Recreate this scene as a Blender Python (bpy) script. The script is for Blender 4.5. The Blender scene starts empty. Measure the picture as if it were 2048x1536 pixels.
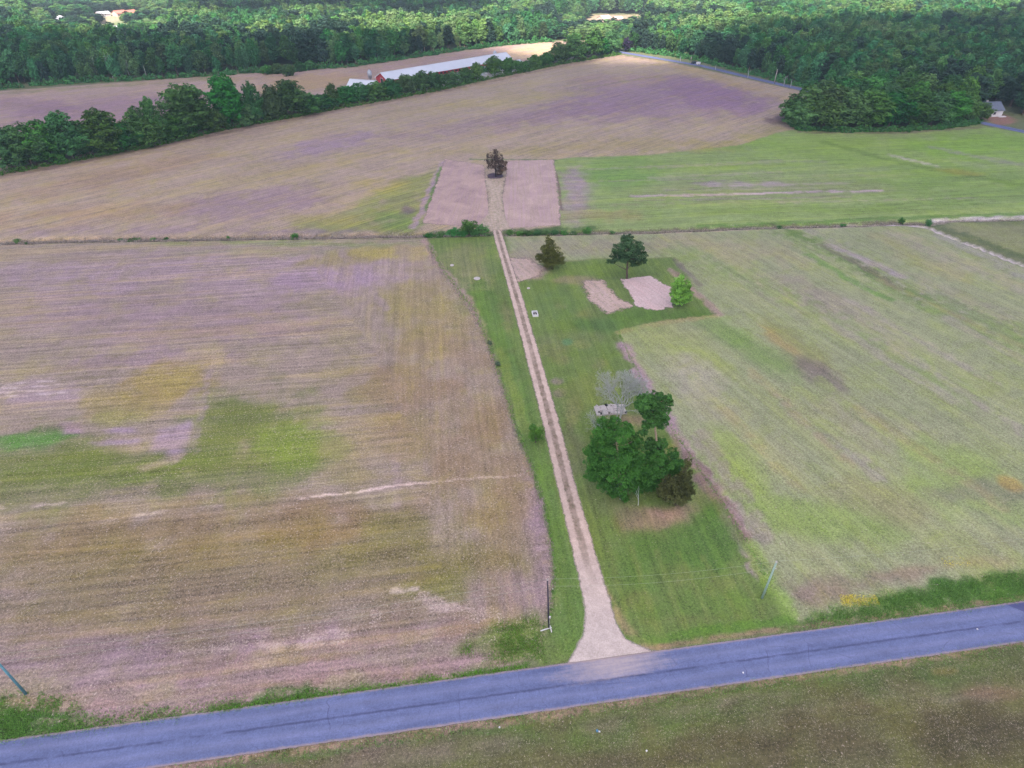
import bpy, math, random
import numpy as np

scene = bpy.context.scene
random.seed(7); RNG = np.random.default_rng(11)

# ------------------------------------------------------------------ camera, sky, sun, exposure
F_PX, PITCH, CAM_H = 1230.0, math.radians(37.5), 85.0      # photo is 2048 x 1536
cam_d = bpy.data.cameras.new("camera"); cam = bpy.data.objects.new("camera", cam_d)
scene.collection.objects.link(cam); scene.camera = cam
cam.location = (0, 0, CAM_H); cam.rotation_euler = (math.pi/2 - PITCH, 0, 0)
cam_d.sensor_width = 36.0; cam_d.lens = 36.0*F_PX/2048; cam_d.clip_end = 12000; cam_d.clip_start = 0.5

SUN_EL, SUN_AZ = math.radians(52), math.radians(200)        # azimuth: clockwise from +Y (view direction)
world = bpy.data.worlds.new("World"); scene.world = world; world.use_nodes = True
wn = world.node_tree.nodes; wl = world.node_tree.links
sky = wn.new("ShaderNodeTexSky"); sky.sky_type = 'NISHITA'; sky.sun_disc = False
sky.sun_elevation = SUN_EL; sky.sun_rotation = SUN_AZ; sky.air_density = 1.0; sky.dust_density = 1.6
wn["Background"].inputs[1].default_value = 0.12
wl.new(sky.outputs[0], wn["Background"].inputs[0])
sd = bpy.data.lights.new("sun", 'SUN'); so = bpy.data.objects.new("sun", sd)
scene.collection.objects.link(so)
sd.energy = 5.0; sd.angle = math.radians(0.5); sd.color = (1.0, 0.95, 0.87)
sunv = (math.sin(SUN_AZ)*math.cos(SUN_EL), math.cos(SUN_AZ)*math.cos(SUN_EL), math.sin(SUN_EL))
from mathutils import Vector, Matrix, Quaternion
so.rotation_euler = Vector(sunv).to_track_quat('Z', 'Y').to_euler()
so.location = (0, 0, 300)
scene.view_settings.view_transform = 'Standard'; scene.view_settings.look = 'None'
scene.view_settings.exposure = 1.36; scene.view_settings.gamma = 1.0
scene.render.engine = 'CYCLES'
try:
    scene.cycles.use_denoising = True; scene.cycles.denoising_prefilter = 'NONE'
    scene.cycles.max_bounces = 8; scene.cycles.diffuse_bounces = 4
    scene.cycles.transparent_max_bounces = 24
    scene.cycles.volume_bounces = 0
except Exception: pass

# ------------------------------------------------------------------ pixel of the photo -> place on the ground
SP, CP = math.sin(PITCH), math.cos(PITCH)
def ray(u, v):
    x = (np.asarray(u, float)-1024)/F_PX; y = -(np.asarray(v, float)-768)/F_PX
    return x, CP + y*SP, -SP + y*CP
def g(u, v):
    dx, dy, dz = ray(u, v); t = CAM_H/(-dz)
    return dx*t, dy*t
def gp(pts):
    a = np.array(pts, float); x, y = g(a[:, 0], a[:, 1]); return np.stack([x, y], 1)
def upright(u, v, Y):
    """the point at depth Y that is seen at (u, v)"""
    dx, dy, dz = ray(u, v); t = Y/dy
    return Vector((float(dx*t), float(Y), float(CAM_H + dz*t)))
def project(x, y, z):
    X = x; Yc = y*SP + (z-CAM_H)*CP; Z = y*CP - (z-CAM_H)*SP
    return 1024 + F_PX*X/Z, 768 - F_PX*Yc/Z, Z
def px_scale(x, y, z=0): return F_PX/project(x, y, z)[2]
def hgt(u, v, vt):
    x, y = g(u, v); return upright(u, vt, float(y)).z

# ------------------------------------------------------------------ numpy helpers
def hash2(i, j, s):
    n = (i*374761393 + j*668265263 + s*1442695041) & 0xffffffff
    n = ((n ^ (n >> 13))*1274126177) & 0xffffffff
    return ((n ^ (n >> 16)) & 0xffff)/65535.0
def vnoise(x, y, s=0):
    i = np.floor(x).astype(np.int64); j = np.floor(y).astype(np.int64)
    fx = x-i; fy = y-j; fx = fx*fx*(3-2*fx); fy = fy*fy*(3-2*fy)
    a = hash2(i, j, s); b = hash2(i+1, j, s); c = hash2(i, j+1, s); d = hash2(i+1, j+1, s)
    return a+(b-a)*fx+(c-a)*fy+(a-b-c+d)*fx*fy
def fbm(x, y, s=0, o=4):
    r = 0; a = .5; t = 0
    for k in range(o):
        r = r + a*vnoise(x, y, s+k*17); t += a; a *= .5; x = x*2.03+3.1; y = y*2.03+1.7
    return r/t
def sstep(a, b, x):
    t = np.clip((x-a)/(b-a), 0, 1); return t*t*(3-2*t)
def sdf_poly(px, py, P):
    """signed distance, positive inside"""
    d = np.full(px.shape, 1e18); ins = np.zeros(px.shape, bool); n = len(P)
    for k in range(n):
        ax, ay = P[k]; bx, by = P[(k+1) % n]
        ex, ey = bx-ax, by-ay; wx, wy = px-ax, py-ay
        t = np.clip((wx*ex+wy*ey)/(ex*ex+ey*ey+1e-12), 0, 1)
        d = np.minimum(d, (wx-ex*t)**2+(wy-ey*t)**2)
        c = ((ay > py) != (by > py)) & (px < ex*(py-ay)/(ey if abs(ey) > 1e-9 else 1e-9)+ax)
        ins ^= c
    d = np.sqrt(d); return np.where(ins, d, -d)
def dist_line(px, py, P):
    d = np.full(px.shape, 1e18)
    for k in range(len(P)-1):
        ax, ay = P[k]; bx, by = P[k+1]
        ex, ey = bx-ax, by-ay; wx, wy = px-ax, py-ay
        t = np.clip((wx*ex+wy*ey)/(ex*ex+ey*ey+1e-12), 0, 1)
        d = np.minimum(d, (wx-ex*t)**2+(wy-ey*t)**2)
    return np.sqrt(d)
ALB = 0.60                                                  # display value -> reflectance
WB = np.array([1.08, .97, .97])                            # evens out the blue of the skylight
def lin(c):
    c = np.array(c, float)/255.0
    return np.where(c <= .04045, c/12.92, ((c+.055)/1.055)**2.4)*ALB*WB

# ------------------------------------------------------------------ object helpers
def link(o, parent=None):
    scene.collection.objects.link(o)
    if parent: o.parent = parent
    return o
def mesh_np(name, verts, faces, mat=None, smooth=False):
    """verts (n,3); faces (m,k) with one k"""
    verts = np.asarray(verts, np.float32); faces = np.asarray(faces, np.int32)
    me = bpy.data.meshes.new(name); m, k = faces.shape
    me.vertices.add(len(verts)); me.vertices.foreach_set("co", verts.ravel())
    me.loops.add(m*k); me.loops.foreach_set("vertex_index", faces.ravel())
    me.polygons.add(m); me.polygons.foreach_set("loop_start", np.arange(m, dtype=np.int32)*k)
    if smooth: me.polygons.foreach_set("use_smooth", np.ones(m, bool))
    me.update(calc_edges=True)
    if mat: me.materials.append(mat)
    return me
def attr_f(me, name, vals):
    a = me.attributes.new(name, 'FLOAT', 'POINT'); a.data.foreach_set("value", np.asarray(vals, np.float32).ravel())
def attr_c(me, name, vals):
    a = me.attributes.new(name, 'FLOAT_COLOR', 'POINT'); v = np.ones((len(vals), 4), np.float32); v[:, :3] = vals
    a.data.foreach_set("color", v.ravel())
def attr_v(me, name, vals):
    a = me.attributes.new(name, 'FLOAT_VECTOR', 'POINT'); a.data.foreach_set("vector", np.asarray(vals, np.float32).ravel())
def tag(o, label=None, cat=None, group=None, kind=None):
    if label: o["label"] = label
    if cat: o["category"] = cat
    if group: o["group"] = group
    if kind: o["kind"] = kind
    return o
def empty(name, loc, label, cat, group=None, rz=0):
    o = bpy.data.objects.new(name, None); o.empty_display_size = .5
    link(o); o.location = loc; o.rotation_euler = (0, 0, rz)
    return tag(o, label, cat, group)
class MB:
    """collects shapes into one mesh"""
    def __init__(s): s.v = []; s.f = []
    def add(s, vs, fs):
        b = len(s.v); s.v += [tuple(v) for v in vs]; s.f += [tuple(i+b for i in f) for f in fs]; return s
    def box(s, x0, x1, y0, y1, z0, z1, M=None):
        vs = [(x, y, z) for x in (x0, x1) for y in (y0, y1) for z in (z0, z1)]
        if M: vs = [M @ Vector(v) for v in vs]
        return s.add(vs, [(0, 1, 3, 2), (4, 6, 7, 5), (0, 4, 5, 1), (2, 3, 7, 6), (0, 2, 6, 4), (1, 5, 7, 3)])
    def tube(s, pts, radii, n=8, cap=True):
        pts = [Vector(p) for p in pts]; b = len(s.v); vs = []; fs = []
        up = None
        for i, p in enumerate(pts):
            d = (pts[min(i+1, len(pts)-1)]-pts[max(i-1, 0)]).normalized()
            if up is None: up = d.orthogonal().normalized()
            up = (up-d*up.dot(d)).normalized(); w = d.cross(up)
            r = radii[i] if hasattr(radii, '__len__') else radii
            for k in range(n):
                a = 2*math.pi*k/n; vs.append(p+(up*math.cos(a)+w*math.sin(a))*r)
        for i in range(len(pts)-1):
            for k in range(n):
                k2 = (k+1) % n; fs.append((i*n+k, i*n+k2, (i+1)*n+k2, (i+1)*n+k))
        if cap: fs.append(tuple(range(n))[::-1]); fs.append(tuple((len(pts)-1)*n+k for k in range(n)))
        return s.add(vs, fs)
    def build(s, name, mat, parent=None, smooth=False):
        me = bpy.data.meshes.new(name); me.from_pydata(s.v, [], s.f); me.materials.append(mat)
        if smooth: me.polygons.foreach_set("use_smooth", [True]*len(me.polygons))
        me.update(); return link(bpy.data.objects.new(name, me), parent)

# ------------------------------------------------------------------ materials
class NT:
    def __init__(s, name):
        s.m = bpy.data.materials.new(name); s.m.use_nodes = True; s.t = s.m.node_tree
        s.n = s.t.nodes; s.b = s.n["Principled BSDF"]; s.b.inputs["Roughness"].default_value = .9
        s.b.inputs["Specular IOR Level"].default_value = .15
    def N(s, typ, **kw):
        n = s.n.new(typ)
        for k, v in kw.items():
            if k.startswith("i_"):
                key = k[2:]; n.inputs[int(key) if key.isdigit() else key.replace("_", " ")].default_value = v
            else: setattr(n, k, v)
        return n
    def L(s, a, b): s.t.links.new(a, b); return s
    def math(s, op, a, b=None, c=None, clamp=False):
        n = s.n.new("ShaderNodeMath"); n.operation = op; n.use_clamp = clamp
        for i, x in enumerate((a, b, c)):
            if x is None: continue
            if isinstance(x, (int, float)): n.inputs[i].default_value = x
            else: s.L(x, n.inputs[i])
        return n.outputs[0]
    def noise(s, scale, detail=4, rough=.55, vec=None, dist=0):
        n = s.N("ShaderNodeTexNoise"); n.inputs["Scale"].default_value = scale
        n.inputs["Detail"].default_value = detail; n.inputs["Roughness"].default_value = rough
        n.inputs["Distortion"].default_value = dist
        if vec is not None: s.L(vec, n.inputs["Vector"])
        return n.outputs["Fac"]
    def ramp(s, x, a, b, lo=0., hi=1.):
        n = s.N("ShaderNodeMapRange"); n.inputs[1].default_value = a; n.inputs[2].default_value = b
        n.inputs[3].default_value = lo; n.inputs[4].default_value = hi; s.L(x, n.inputs[0]); return n.outputs[0]
    def mix(s, fac, a, b, mode='MIX'):
        n = s.N("ShaderNodeMix", data_type='RGBA', blend_type=mode)
        for i, x in ((0, fac), (6, a), (7, b)):
            if isinstance(x, (int, float)): n.inputs[i].default_value = x
            elif isinstance(x, (tuple, list, np.ndarray)): n.inputs[i].default_value = (*[float(q) for q in x[:3]], 1)
            else: s.L(x, n.inputs[i])
        return n.outputs[2]
    def scale(s, col, fac):
        n = s.N("ShaderNodeVectorMath", operation='SCALE'); s.L(col, n.inputs[0])
        if isinstance(fac, (int, float)): n.inputs[3].default_value = fac
        else: s.L(fac, n.inputs[3])
        return n.outputs[0]
    def pos(s): return s.N("ShaderNodeNewGeometry").outputs["Position"]
    def att(s, name): return s.N("ShaderNodeAttribute", attribute_name=name)
    def color(s, c): s.L(c, s.b.inputs["Base Color"]); return s
    def bump(s, h, strength=.3, dist=.1):
        n = s.N("ShaderNodeBump"); n.inputs["Strength"].default_value = strength; n.inputs["Distance"].default_value = dist
        s.L(h, n.inputs["Height"]); s.L(n.outputs[0], s.b.inputs["Normal"]); return s

def simple(name, rgb, rough=.8, var=.2, scale=2., spec=.2, metal=0.):
    t = NT(name); n = t.noise(scale, 5, .65, t.N("ShaderNodeTexCoord").outputs["Object"])
    c = lin(rgb); col = t.mix(t.ramp(n, .3, .7), c*(1-var), c*(1+var)); t.color(col)
    t.b.inputs["Roughness"].default_value = rough; t.b.inputs["Specular IOR Level"].default_value = spec
    t.b.inputs["Metallic"].default_value = metal; t.bump(n, .2, .05); return t.m

def ground_material():
    t = NT("field_soil_and_grass")
    base = t.att("tint").outputs["Color"]; pos = t.pos()
    rows = t.att("rows").outputs["Vector"]; par = t.att("par").outputs["Vector"]
    sep = t.N("ShaderNodeSeparateXYZ"); t.L(par, sep.inputs[0]); amp, straw, grass = sep.outputs
    # broad mottling
    big = t.noise(.035, 5, .6, pos, .4)
    mid = t.noise(.35, 6, .7, pos, .3)
    fine = t.noise(2.6, 5, .75, pos)
    v = t.math('ADD', t.ramp(big, .3, .7, .93, 1.07), t.ramp(mid, .3, .7, -.17, .17))
    v = t.math('ADD', v, t.ramp(fine, .3, .7, -.44, .44)); v = t.math('ADD', v, t.ramp(t.noise(7., 2, .6, pos), .3, .7, -.28, .28)); v = t.math('MAXIMUM', v, .25)
    # streaks along the drilled rows
    sc = t.N("ShaderNodeVectorMath", operation='MULTIPLY'); t.L(rows, sc.inputs[0]); sc.inputs[1].default_value = (1.0, .035, 0)
    st = t.noise(1.25, 2, .5, sc.outputs[0]); st = t.ramp(st, .34, .66, -.5, .5)
    sc2 = t.N("ShaderNodeVectorMath", operation='MULTIPLY'); t.L(rows, sc2.inputs[0]); sc2.inputs[1].default_value = (.22, .012, 0)
    st2 = t.ramp(t.noise(1.0, 3, .6, sc2.outputs[0]), .32, .68, -.5, .5)
    v = t.math('ADD', v, t.math('MULTIPLY', t.math('ADD', t.math('MULTIPLY', st, .95), t.math('MULTIPLY', st2, .55)), amp))
    col = t.scale(base, v)
    col = t.mix(t.math('MULTIPLY', t.ramp(st2, .02, .28, 0, 1.6), amp, clamp=True), col, t.mix(1., col, (1.06, 1.04, .74), 'MULTIPLY'))
    # hue drift: lilac soil against yellow-green sprouts
    hue = t.noise(.11, 6, .68, pos, .6)
    hue2 = t.math('ADD', t.math('MULTIPLY', hue, .7), t.math('MULTIPLY', t.noise(.9, 4, .7, sc.outputs[0]), .3))
    col = t.mix(t.ramp(hue2, .42, .60, 0, .55), col, t.mix(1., col, (1.03, .94, 1.12), 'MULTIPLY'))
    col = t.mix(t.ramp(hue2, .51, .37, 0, .60), col, t.mix(1., col, (1.02, 1.05, .66), 'MULTIPLY'))
    # straw flecks, dark gaps
    fl = t.noise(3.3, 4, .8, pos, .3)
    fm = t.math('MULTIPLY', t.ramp(t.math('ADD', fl, t.math('MULTIPLY', straw, .085)), .63, .70, 0, .85), t.math('MINIMUM', t.math('MULTIPLY', straw, 4.), 1.))
    col = t.mix(fm, col, lin((222, 208, 202)))
    fd = t.math('MULTIPLY', t.ramp(fl, .42, .35, 0, .5), t.math('ADD', straw, .35), clamp=True)
    col = t.mix(fd, col, t.mix(1., col, (.5, .52, .5), 'MULTIPLY'))
    t.color(col)
    t.bump(t.math('ADD', fine, mid), .55, .18)
    return t.m
M_ground = ground_material()

def leaf_material(name, rgb, var=.25, hue=.03, trans=.18, dead=0.):
    t = NT(name); oi = t.N("ShaderNodeObjectInfo"); c = np.array(rgb, float)
    leafv = t.att("shade").outputs["Fac"]
    hs = t.N("ShaderNodeHueSaturation"); hs.inputs["Color"].default_value = (*c, 1)
    t.L(t.ramp(oi.outputs["Random"], 0, 1, .5-hue, .5+hue), hs.inputs["Hue"])
    r2 = t.math('FRACT', t.math('MULTIPLY', oi.outputs["Random"], 7.31))
    t.L(t.ramp(r2, 0, 1, 1-var, 1+var), hs.inputs["Value"])
    r3 = t.math('FRACT', t.math('MULTIPLY', oi.outputs["Random"], 23.7))
    t.L(t.ramp(r3, 0, 1, .82, 1.08), hs.inputs["Saturation"])
    col = t.scale(hs.outputs[0], t.ramp(leafv, 0, 1, .55, 1.6))
    col = t.mix(t.ramp(leafv, .7, 1., 0, .25), col, t.mix(1., col, (1.35, 1.1, .8), 'MULTIPLY'))
    t.color(col); t.b.inputs["Roughness"].default_value = .7; t.b.inputs["Specular IOR Level"].default_value = .12
    tr = t.N("ShaderNodeBsdfTranslucent"); t.L(t.mix(1., col, (1.1, 1.25, .6), 'MULTIPLY'), tr.inputs[0])
    mx = t.N("ShaderNodeMixShader"); mx.inputs[0].default_value = trans
    t.L(t.b.outputs[0], mx.inputs[1]); t.L(tr.outputs[0], mx.inputs[2])
    t.L(mx.outputs[0], t.n["Material Output"].inputs[0]); return t.m
M_leaf = leaf_material("broadleaf_foliage", (.050, .138, .030), .32, .035)
M_leaf_forest = leaf_material("woodland_foliage", (.050, .148, .040), .45, .05)
M_leaf_pale_sun = leaf_material("sun_toned_young_leaf_foliage", (.125, .225, .065), .25, .03)  # yellow-green kind; its paleness also stands in for sunlight on far crowns
M_leaf_bluish = leaf_material("dark_evergreen_foliage", (.028, .060, .038), .25, .03)
M_leaf_oak = leaf_material("dense_oak_foliage", (.048, .136, .027), .05, .0)
M_leaf_lime = leaf_material("lime_green_foliage", (.15, .33, .035), .05, .0)
M_leaf_pine = leaf_material("pine_needles", (.045, .092, .040), .05, .0, .12)
M_leaf_cedar = leaf_material("cedar_foliage", (.080, .086, .024), .08, .01, .1)
M_leaf_burnt = leaf_material("scorched_needles", (.062, .038, .036), .05, .0, .1)
M_leaf_rust = leaf_material("rusty_needles", (.12, .070, .050), .05, .0, .1)
M_leaf_plum = leaf_material("plum_foliage", (.035, .022, .05), .05, .0, .1)
M_leaf_grey = leaf_material("grey_green_foliage", (.095, .135, .095), .15, .02)
M_bark = simple("bark", (112, 98, 92), .95, .35, 3.)
M_bark_pale = simple("pale_bark", (190, 170, 150), .9, .25, 3.)
M_bark_dead = simple("dead_grey_wood", (182, 190, 192), .9, .2, 4.)
M_bark_black = simple("charred_bark", (52, 44, 46), .9, .3, 4.)
M_white = simple("white_painted_metal", (236, 238, 246), .5, .05, .3)
M_roof = simple("white_ribbed_roof_metal", (228, 236, 250), .45, .05, .12)
M_roof_grey = simple("grey_shingle", (118, 128, 150), .9, .12, 1.)
M_red = simple("red_siding", (196, 62, 78), .8, .12, .8)
M_dark = simple("dark_opening", (38, 38, 44), .8, .1)
M_concrete = simple("old_concrete", (205, 200, 202), .9, .16, 3.)
M_galv = simple("galvanised_steel", (196, 204, 216), .45, .08, .6, .4, .3)
M_salmon = simple("salmon_roof_tiles", (226, 150, 130), .8, .1)
M_pole_green = simple("treated_pine_pole", (168, 200, 190), .85, .14, 1.5)
M_pole_blue = simple("weathered_blue_grey_pole", (112, 168, 188), .85, .14, 1.5)
M_pole_dark = simple("creosoted_pole", (72, 68, 86), .85, .2, 1.5)
M_pole_pale = simple("pale_weathered_pole", (196, 186, 190), .85, .14, 1.5)
M_wire = simple("aluminium_conductor", (190, 205, 190), .5, .05)
M_ins = simple("porcelain", (200, 200, 200), .4, .05)
M_blue_plastic = simple("blue_plastic", (92, 150, 190), .5, .1)
M_car = simple("dark_car_paint", (46, 54, 66), .3, .05, 1., .5)
M_glass = simple("dark_window_glass", (56, 66, 82), .15, .05, 1., .5)
M_tyre = simple("tyre_rubber", (34, 34, 36), .9, .1)

# ------------------------------------------------------------------ regions of the land (outlines traced on the ground)
HEDGE = [(-500, 455), (-250, 402), (0, 352), (171, 320), (308, 294), (444, 263), (547, 243), (700, 215), (853, 187), (1000, 155), (1120, 130), (1240, 110)]
DITCH = [(-700, 494), (-300, 490), (0, 485), (100, 481), (300, 478), (500, 475), (830, 470), (975, 467)]
DITCH2 = [(1012, 468), (1100, 466), (1300, 462), (1500, 454), (1700, 449), (1780, 444), (1850, 446), (1900, 440), (2048, 437), (2300, 432)]
STREAM = [(1700, 449), (1810, 449), (1850, 453), (1880, 465), (1930, 485), (2000, 512), (2060, 535), (2300, 640)]
ROAD_F = [(250, 1452), (1024, 1343.5), (2048, 1200)]
road_a = gp([(250, 1494), (2048, 1242)]); rd = road_a[1]-road_a[0]; rd /= np.linalg.norm(rd); rn = np.array([-rd[1], rd[0]])
LAND = dict(
 far_field=HEDGE+[(1330, 122), (1450, 148), (1600, 182), (1700, 205), (1650, 235), (1600, 258), (1560, 264), (1480, 290), (1300, 310), (1130, 316), (1100, 322), (1110, 380), (1120, 450), (1000, 469), (820, 472), (0, 484), (-700, 495)],
 back_field=[(-500, 300), (-250, 220), (0, 182), (342, 158), (513, 146), (700, 135), (809, 119), (935, 100), (1047, 87), (1115, 83), (1190, 80), (1240, 108), (1120, 129), (1000, 154), (853, 186), (700, 214), (547, 242), (308, 293), (0, 351), (-500, 452)],
 left_field=[(-700, 497), (0, 487), (850, 478), (875, 520), (905, 560), (945, 610), (975, 680), (1000, 750), (1020, 820), (1042, 880), (1068, 950), (1090, 1020), (1103, 1090), (1108, 1160), (1100, 1235), (1080, 1300), (1000, 1331), (250, 1436), (-900, 1600)],
 green_field=[(1130, 316), (1300, 310), (1480, 290), (1560, 264), (1600, 258), (1700, 262), (1960, 250), (2060, 268), (2600, 380), (2300, 430), (2048, 435), (1850, 443), (1500, 452), (1130, 464), (1120, 450), (1110, 380), (1100, 322)],
 right_field=[(1010, 472), (1300, 464), (1700, 452), (1810, 452), (1860, 458), (1930, 488), (2048, 535), (2300, 645), (2900, 1090), (2048, 1192), (1800, 1225), (1600, 1246), (1560, 1210), (1530, 1150), (1495, 1090), (1440, 1000), (1390, 930), (1335, 850), (1290, 780), (1250, 705), (1230, 662), (1300, 645), (1435, 628), (1400, 590), (1345, 515), (1200, 518), (1060, 530), (1020, 510)],
 lawn=[(850, 478), (1010, 472), (1020, 510), (1060, 530), (1200, 518), (1345, 515), (1400, 590), (1435, 628), (1300, 645), (1230, 662), (1250, 705), (1290, 780), (1335, 850), (1390, 930), (1440, 1000), (1495, 1090), (1530, 1150), (1560, 1210), (1600, 1246), (1560, 1262), (1080, 1330), (1080, 1300), (1100, 1235), (1108, 1160), (1103, 1090), (1090, 1020), (1068, 950), (1042, 880), (1020, 820), (1000, 750), (975, 680), (945, 610), (905, 560), (875, 520)])
LANDW = {k: gp(v) for k, v in LAND.items()}

xs = [0.0]
while xs[-1] < 5200:
    x = xs[-1]; xs.append(x+(.5 if x < 110 else .5+(x-110)*.02))
xs = np.array([-x for x in xs[:0:-1]]+xs)
ys = [12.0]
while ys[-1] < 6500:
    y = ys[-1]; ys.append(y+(.42 if y < 60 else .42+(y-60)*.0035 if y < 260 else 1.12+(y-260)*.012))
ys = np.array([-400, -100, -20, 0]+ys)
GX, GY = np.meshgrid(xs, ys); nx, ny = len(xs), len(ys)
gx, gy = GX.ravel(), GY.ravel(); NV = gx.size
W1 = fbm(gx/3.1, gy/3.1, 3, 4)-.5; W2 = fbm(gx/3.1+50, gy/3.1+9, 5, 4)-.5
W3 = fbm(gx/14, gy/14, 8, 3)-.5; W4 = fbm(gx/14+31, gy/14, 9, 3)-.5
distc = np.hypot(gx, gy)
NB = fbm(gx/6, gy/6, 21, 5); NB2 = fbm(gx/22, gy/22, 27, 4); NBf = fbm(gx/1.7, gy/1.7, 33, 3)
tint = np.tile(lin((118, 128, 92)), (NV, 1)); par = np.zeros((NV, 3)); par[:, 0] = .1; par[:, 1] = .25
rows = np.zeros((NV, 3)); region = np.zeros(NV, int)
def rowdir(a, b):
    p = gp([a, b]); d = p[1]-p[0]; d /= np.linalg.norm(d); return d
def set_region(key, rid, col, d, amp, straw, warp=1.2, feather=1.0):
    global tint, par
    P = LANDW[key]; s = sdf_poly(gx+W1*warp, gy+W2*warp, P)
    a = sstep(-feather, feather, s)[:, None]
    tint = tint*(1-a)+lin(col)*a; par[:, 0] = par[:, 0]*(1-a[:, 0])+amp*a[:, 0]; par[:, 1] = par[:, 1]*(1-a[:, 0])+straw*a[:, 0]
    m = s > 0; region[m] = rid
    rows[m, 0] = gx[m]*-d[1]+gy[m]*d[0]; rows[m, 1] = gx[m]*d[0]+gy[m]*d[1]
rows[:, 0] = gx*-rd[1]+gy*rd[0]; rows[:, 1] = gx*rd[0]+gy*rd[1]
D_hedge = rowdir((0, 352), (1240, 110)); D_diag = rowdir((1640, 480), (1900, 610)); D_drive = rowdir((1195, 1230), (985, 450))
set_region('far_field', 1, (180, 164, 146), D_hedge, .30, .3)
set_region('back_field', 2, (186, 164, 154), D_hedge, .22, .25)
set_region('left_field', 3, (160, 148, 134), rd, .40, .65)
set_region('green_field', 4, (148, 170, 110), rd, .34, .15)
set_region('right_field', 5, (154, 164, 126), D_diag, .20, .28)
set_region('lawn', 6, (112, 136, 76), D_drive, .28, .18)
south = ((gx-road_a[0][0])*rn[0]+(gy-road_a[0][1])*rn[1]) < 0
region[south] = 7; tint[south] = lin((108, 110, 76)); par[south] = (.2, .30, 0)
rows[south, 0] = gx[south]*-rd[1]+gy[south]*rd[0]; rows[south, 1] = gx[south]*rd[0]+gy[south]*rd[1]

def blend(a, col, straw=None, amp=None):
    global tint
    tint = tint*(1-a[:, None])+lin(col)*a[:, None]
    if straw is not None: par[:, 1] = par[:, 1]*(1-a)+straw*a
    if amp is not None: par[:, 0] = par[:, 0]*(1-a)+amp*a
def soft(a, brk, nz=None):
    if brk <= 0: return a
    n = NB if nz is None else nz
    return a*sstep(.5-.32/brk*.5, .5+.32/brk*.5, n+(a-.55)*.55) if brk > 0 else a
def blob(u, v, ru, rv, col, al=1., brk=1., rot=0., **k):
    """an oval patch of ground: centre and half sizes traced on the photograph, laid on the ground"""
    t = np.linspace(0, 2*math.pi, 17)[:-1]; c, s = math.cos(math.radians(rot)), math.sin(math.radians(rot))
    ex, ey = ru*np.cos(t), rv*np.sin(t)
    P = np.stack([u+ex*c-ey*s, v+ex*s+ey*c], 1); poly(P, col, al, brk, fe=.45, **k)
def poly(P, col, al=1., brk=1., fe=.3, m=None, warp=1., reg=None, **k):
    P = gp([(p[0], max(p[1], -60)) for p in P]); ce = P.mean(0); rad = math.sqrt(max((P[:, 0].max()-P[:, 0].min())*(P[:, 1].max()-P[:, 1].min()), .01))/2
    f = m if m is not None else rad*fe
    wq = min(rad*.5, 6.)*warp
    sel = (gx > P[:, 0].min()-f-wq) & (gx < P[:, 0].max()+f+wq) & (gy > P[:, 1].min()-f-wq) & (gy < P[:, 1].max()+f+wq)
    if reg is not None: sel &= np.isin(region, reg)
    if not sel.any(): return
    s = sdf_poly(gx[sel]+W1[sel]*wq+W3[sel]*wq, gy[sel]+W2[sel]*wq+W4[sel]*wq, P)
    a = np.zeros(NV); a[sel] = sstep(-f, f, s)*al
    if brk > 0:
        a[sel] = a[sel]*sstep(.30*brk, .30*brk+.35+.10*brk, NB[sel]+(a[sel]/al-.5)*.5)
    blend(a, col, **k)
def stroke(P, w, col, al=1., brk=1., reg=None, f=.5, **k):
    P = gp(P); m = w*2+3
    sel = (gx > P[:, 0].min()-m) & (gx < P[:, 0].max()+m) & (gy > P[:, 1].min()-m) & (gy < P[:, 1].max()+m)
    if reg is not None: sel &= np.isin(region, reg)
    a = np.zeros(NV); d = dist_line(gx[sel]+W1[sel]*w*.8, gy[sel]+W2[sel]*w*.8, P)
    q = 1-sstep(w*.5*(1-f), w*.5*(1+f), d)
    if brk > 0: q = q*sstep(.34*brk, .34*brk+.36, NBf[sel]+(q-.6)*.4)
    a[sel] = q*al; blend(a, col, **k)

PUR, LIL, TAN, OLV = (170, 151, 160), (166, 148, 166), (172, 156, 120), (150, 142, 84)
GRN, GRB, BRN, STR = (116, 140, 70), (128, 166, 74), (142, 118, 92), (222, 208, 200)
LF, FF, BF, GF, RF, LW, SO = [3], [1], [2], [4], [5], [6], [7]
# --- left field
blob(480, 545, 420, 60, PUR, .8, .9, reg=LF); blob(330, 640, 330, 60, (158, 138, 148), .7, .9, reg=LF)
blob(120, 560, 200, 45, PUR, .7, 1, reg=LF); blob(180, 520, 190, 12, OLV, .4, 1.2, reg=LF); blob(560, 505, 220, 9, (134, 142, 92), .5, 1, reg=LF)
blob(700, 515, 110, 18, OLV, .7, 1, -8, reg=LF); blob(790, 505, 80, 18, (182, 170, 96), .6, 1, reg=LF)
blob(820, 610, 90, 60, OLV, .55, 1.1, reg=LF); blob(890, 640, 60, 50, (160, 152, 100), .6, 1, reg=LF)
blob(880, 700, 60, 60, (184, 166, 128), .6, 1, reg=LF); blob(930, 605, 30, 26, (132, 138, 78), .6, 1, reg=LF)
blob(840, 760, 110, 50, BRN, .5, 1.2, reg=LF); blob(750, 790, 70, 30, OLV, .5, 1.2, reg=LF); blob(640, 560, 110, 28, (172, 150, 168), .6, .9, reg=LF)
blob(60, 790, 110, 30, (176, 158, 168), .6, 1, reg=LF); blob(300, 720, 200, 22, (164, 142, 156), .6, 1, -4, reg=LF)
blob(330, 770, 110, 45, (166, 150, 92), .85, .9, -8, reg=LF); blob(230, 810, 90, 34, (160, 148, 96), .7, 1, reg=LF)
blob(240, 840, 60, 22, (152, 154, 88), .6, 1.1, reg=LF)
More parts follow.
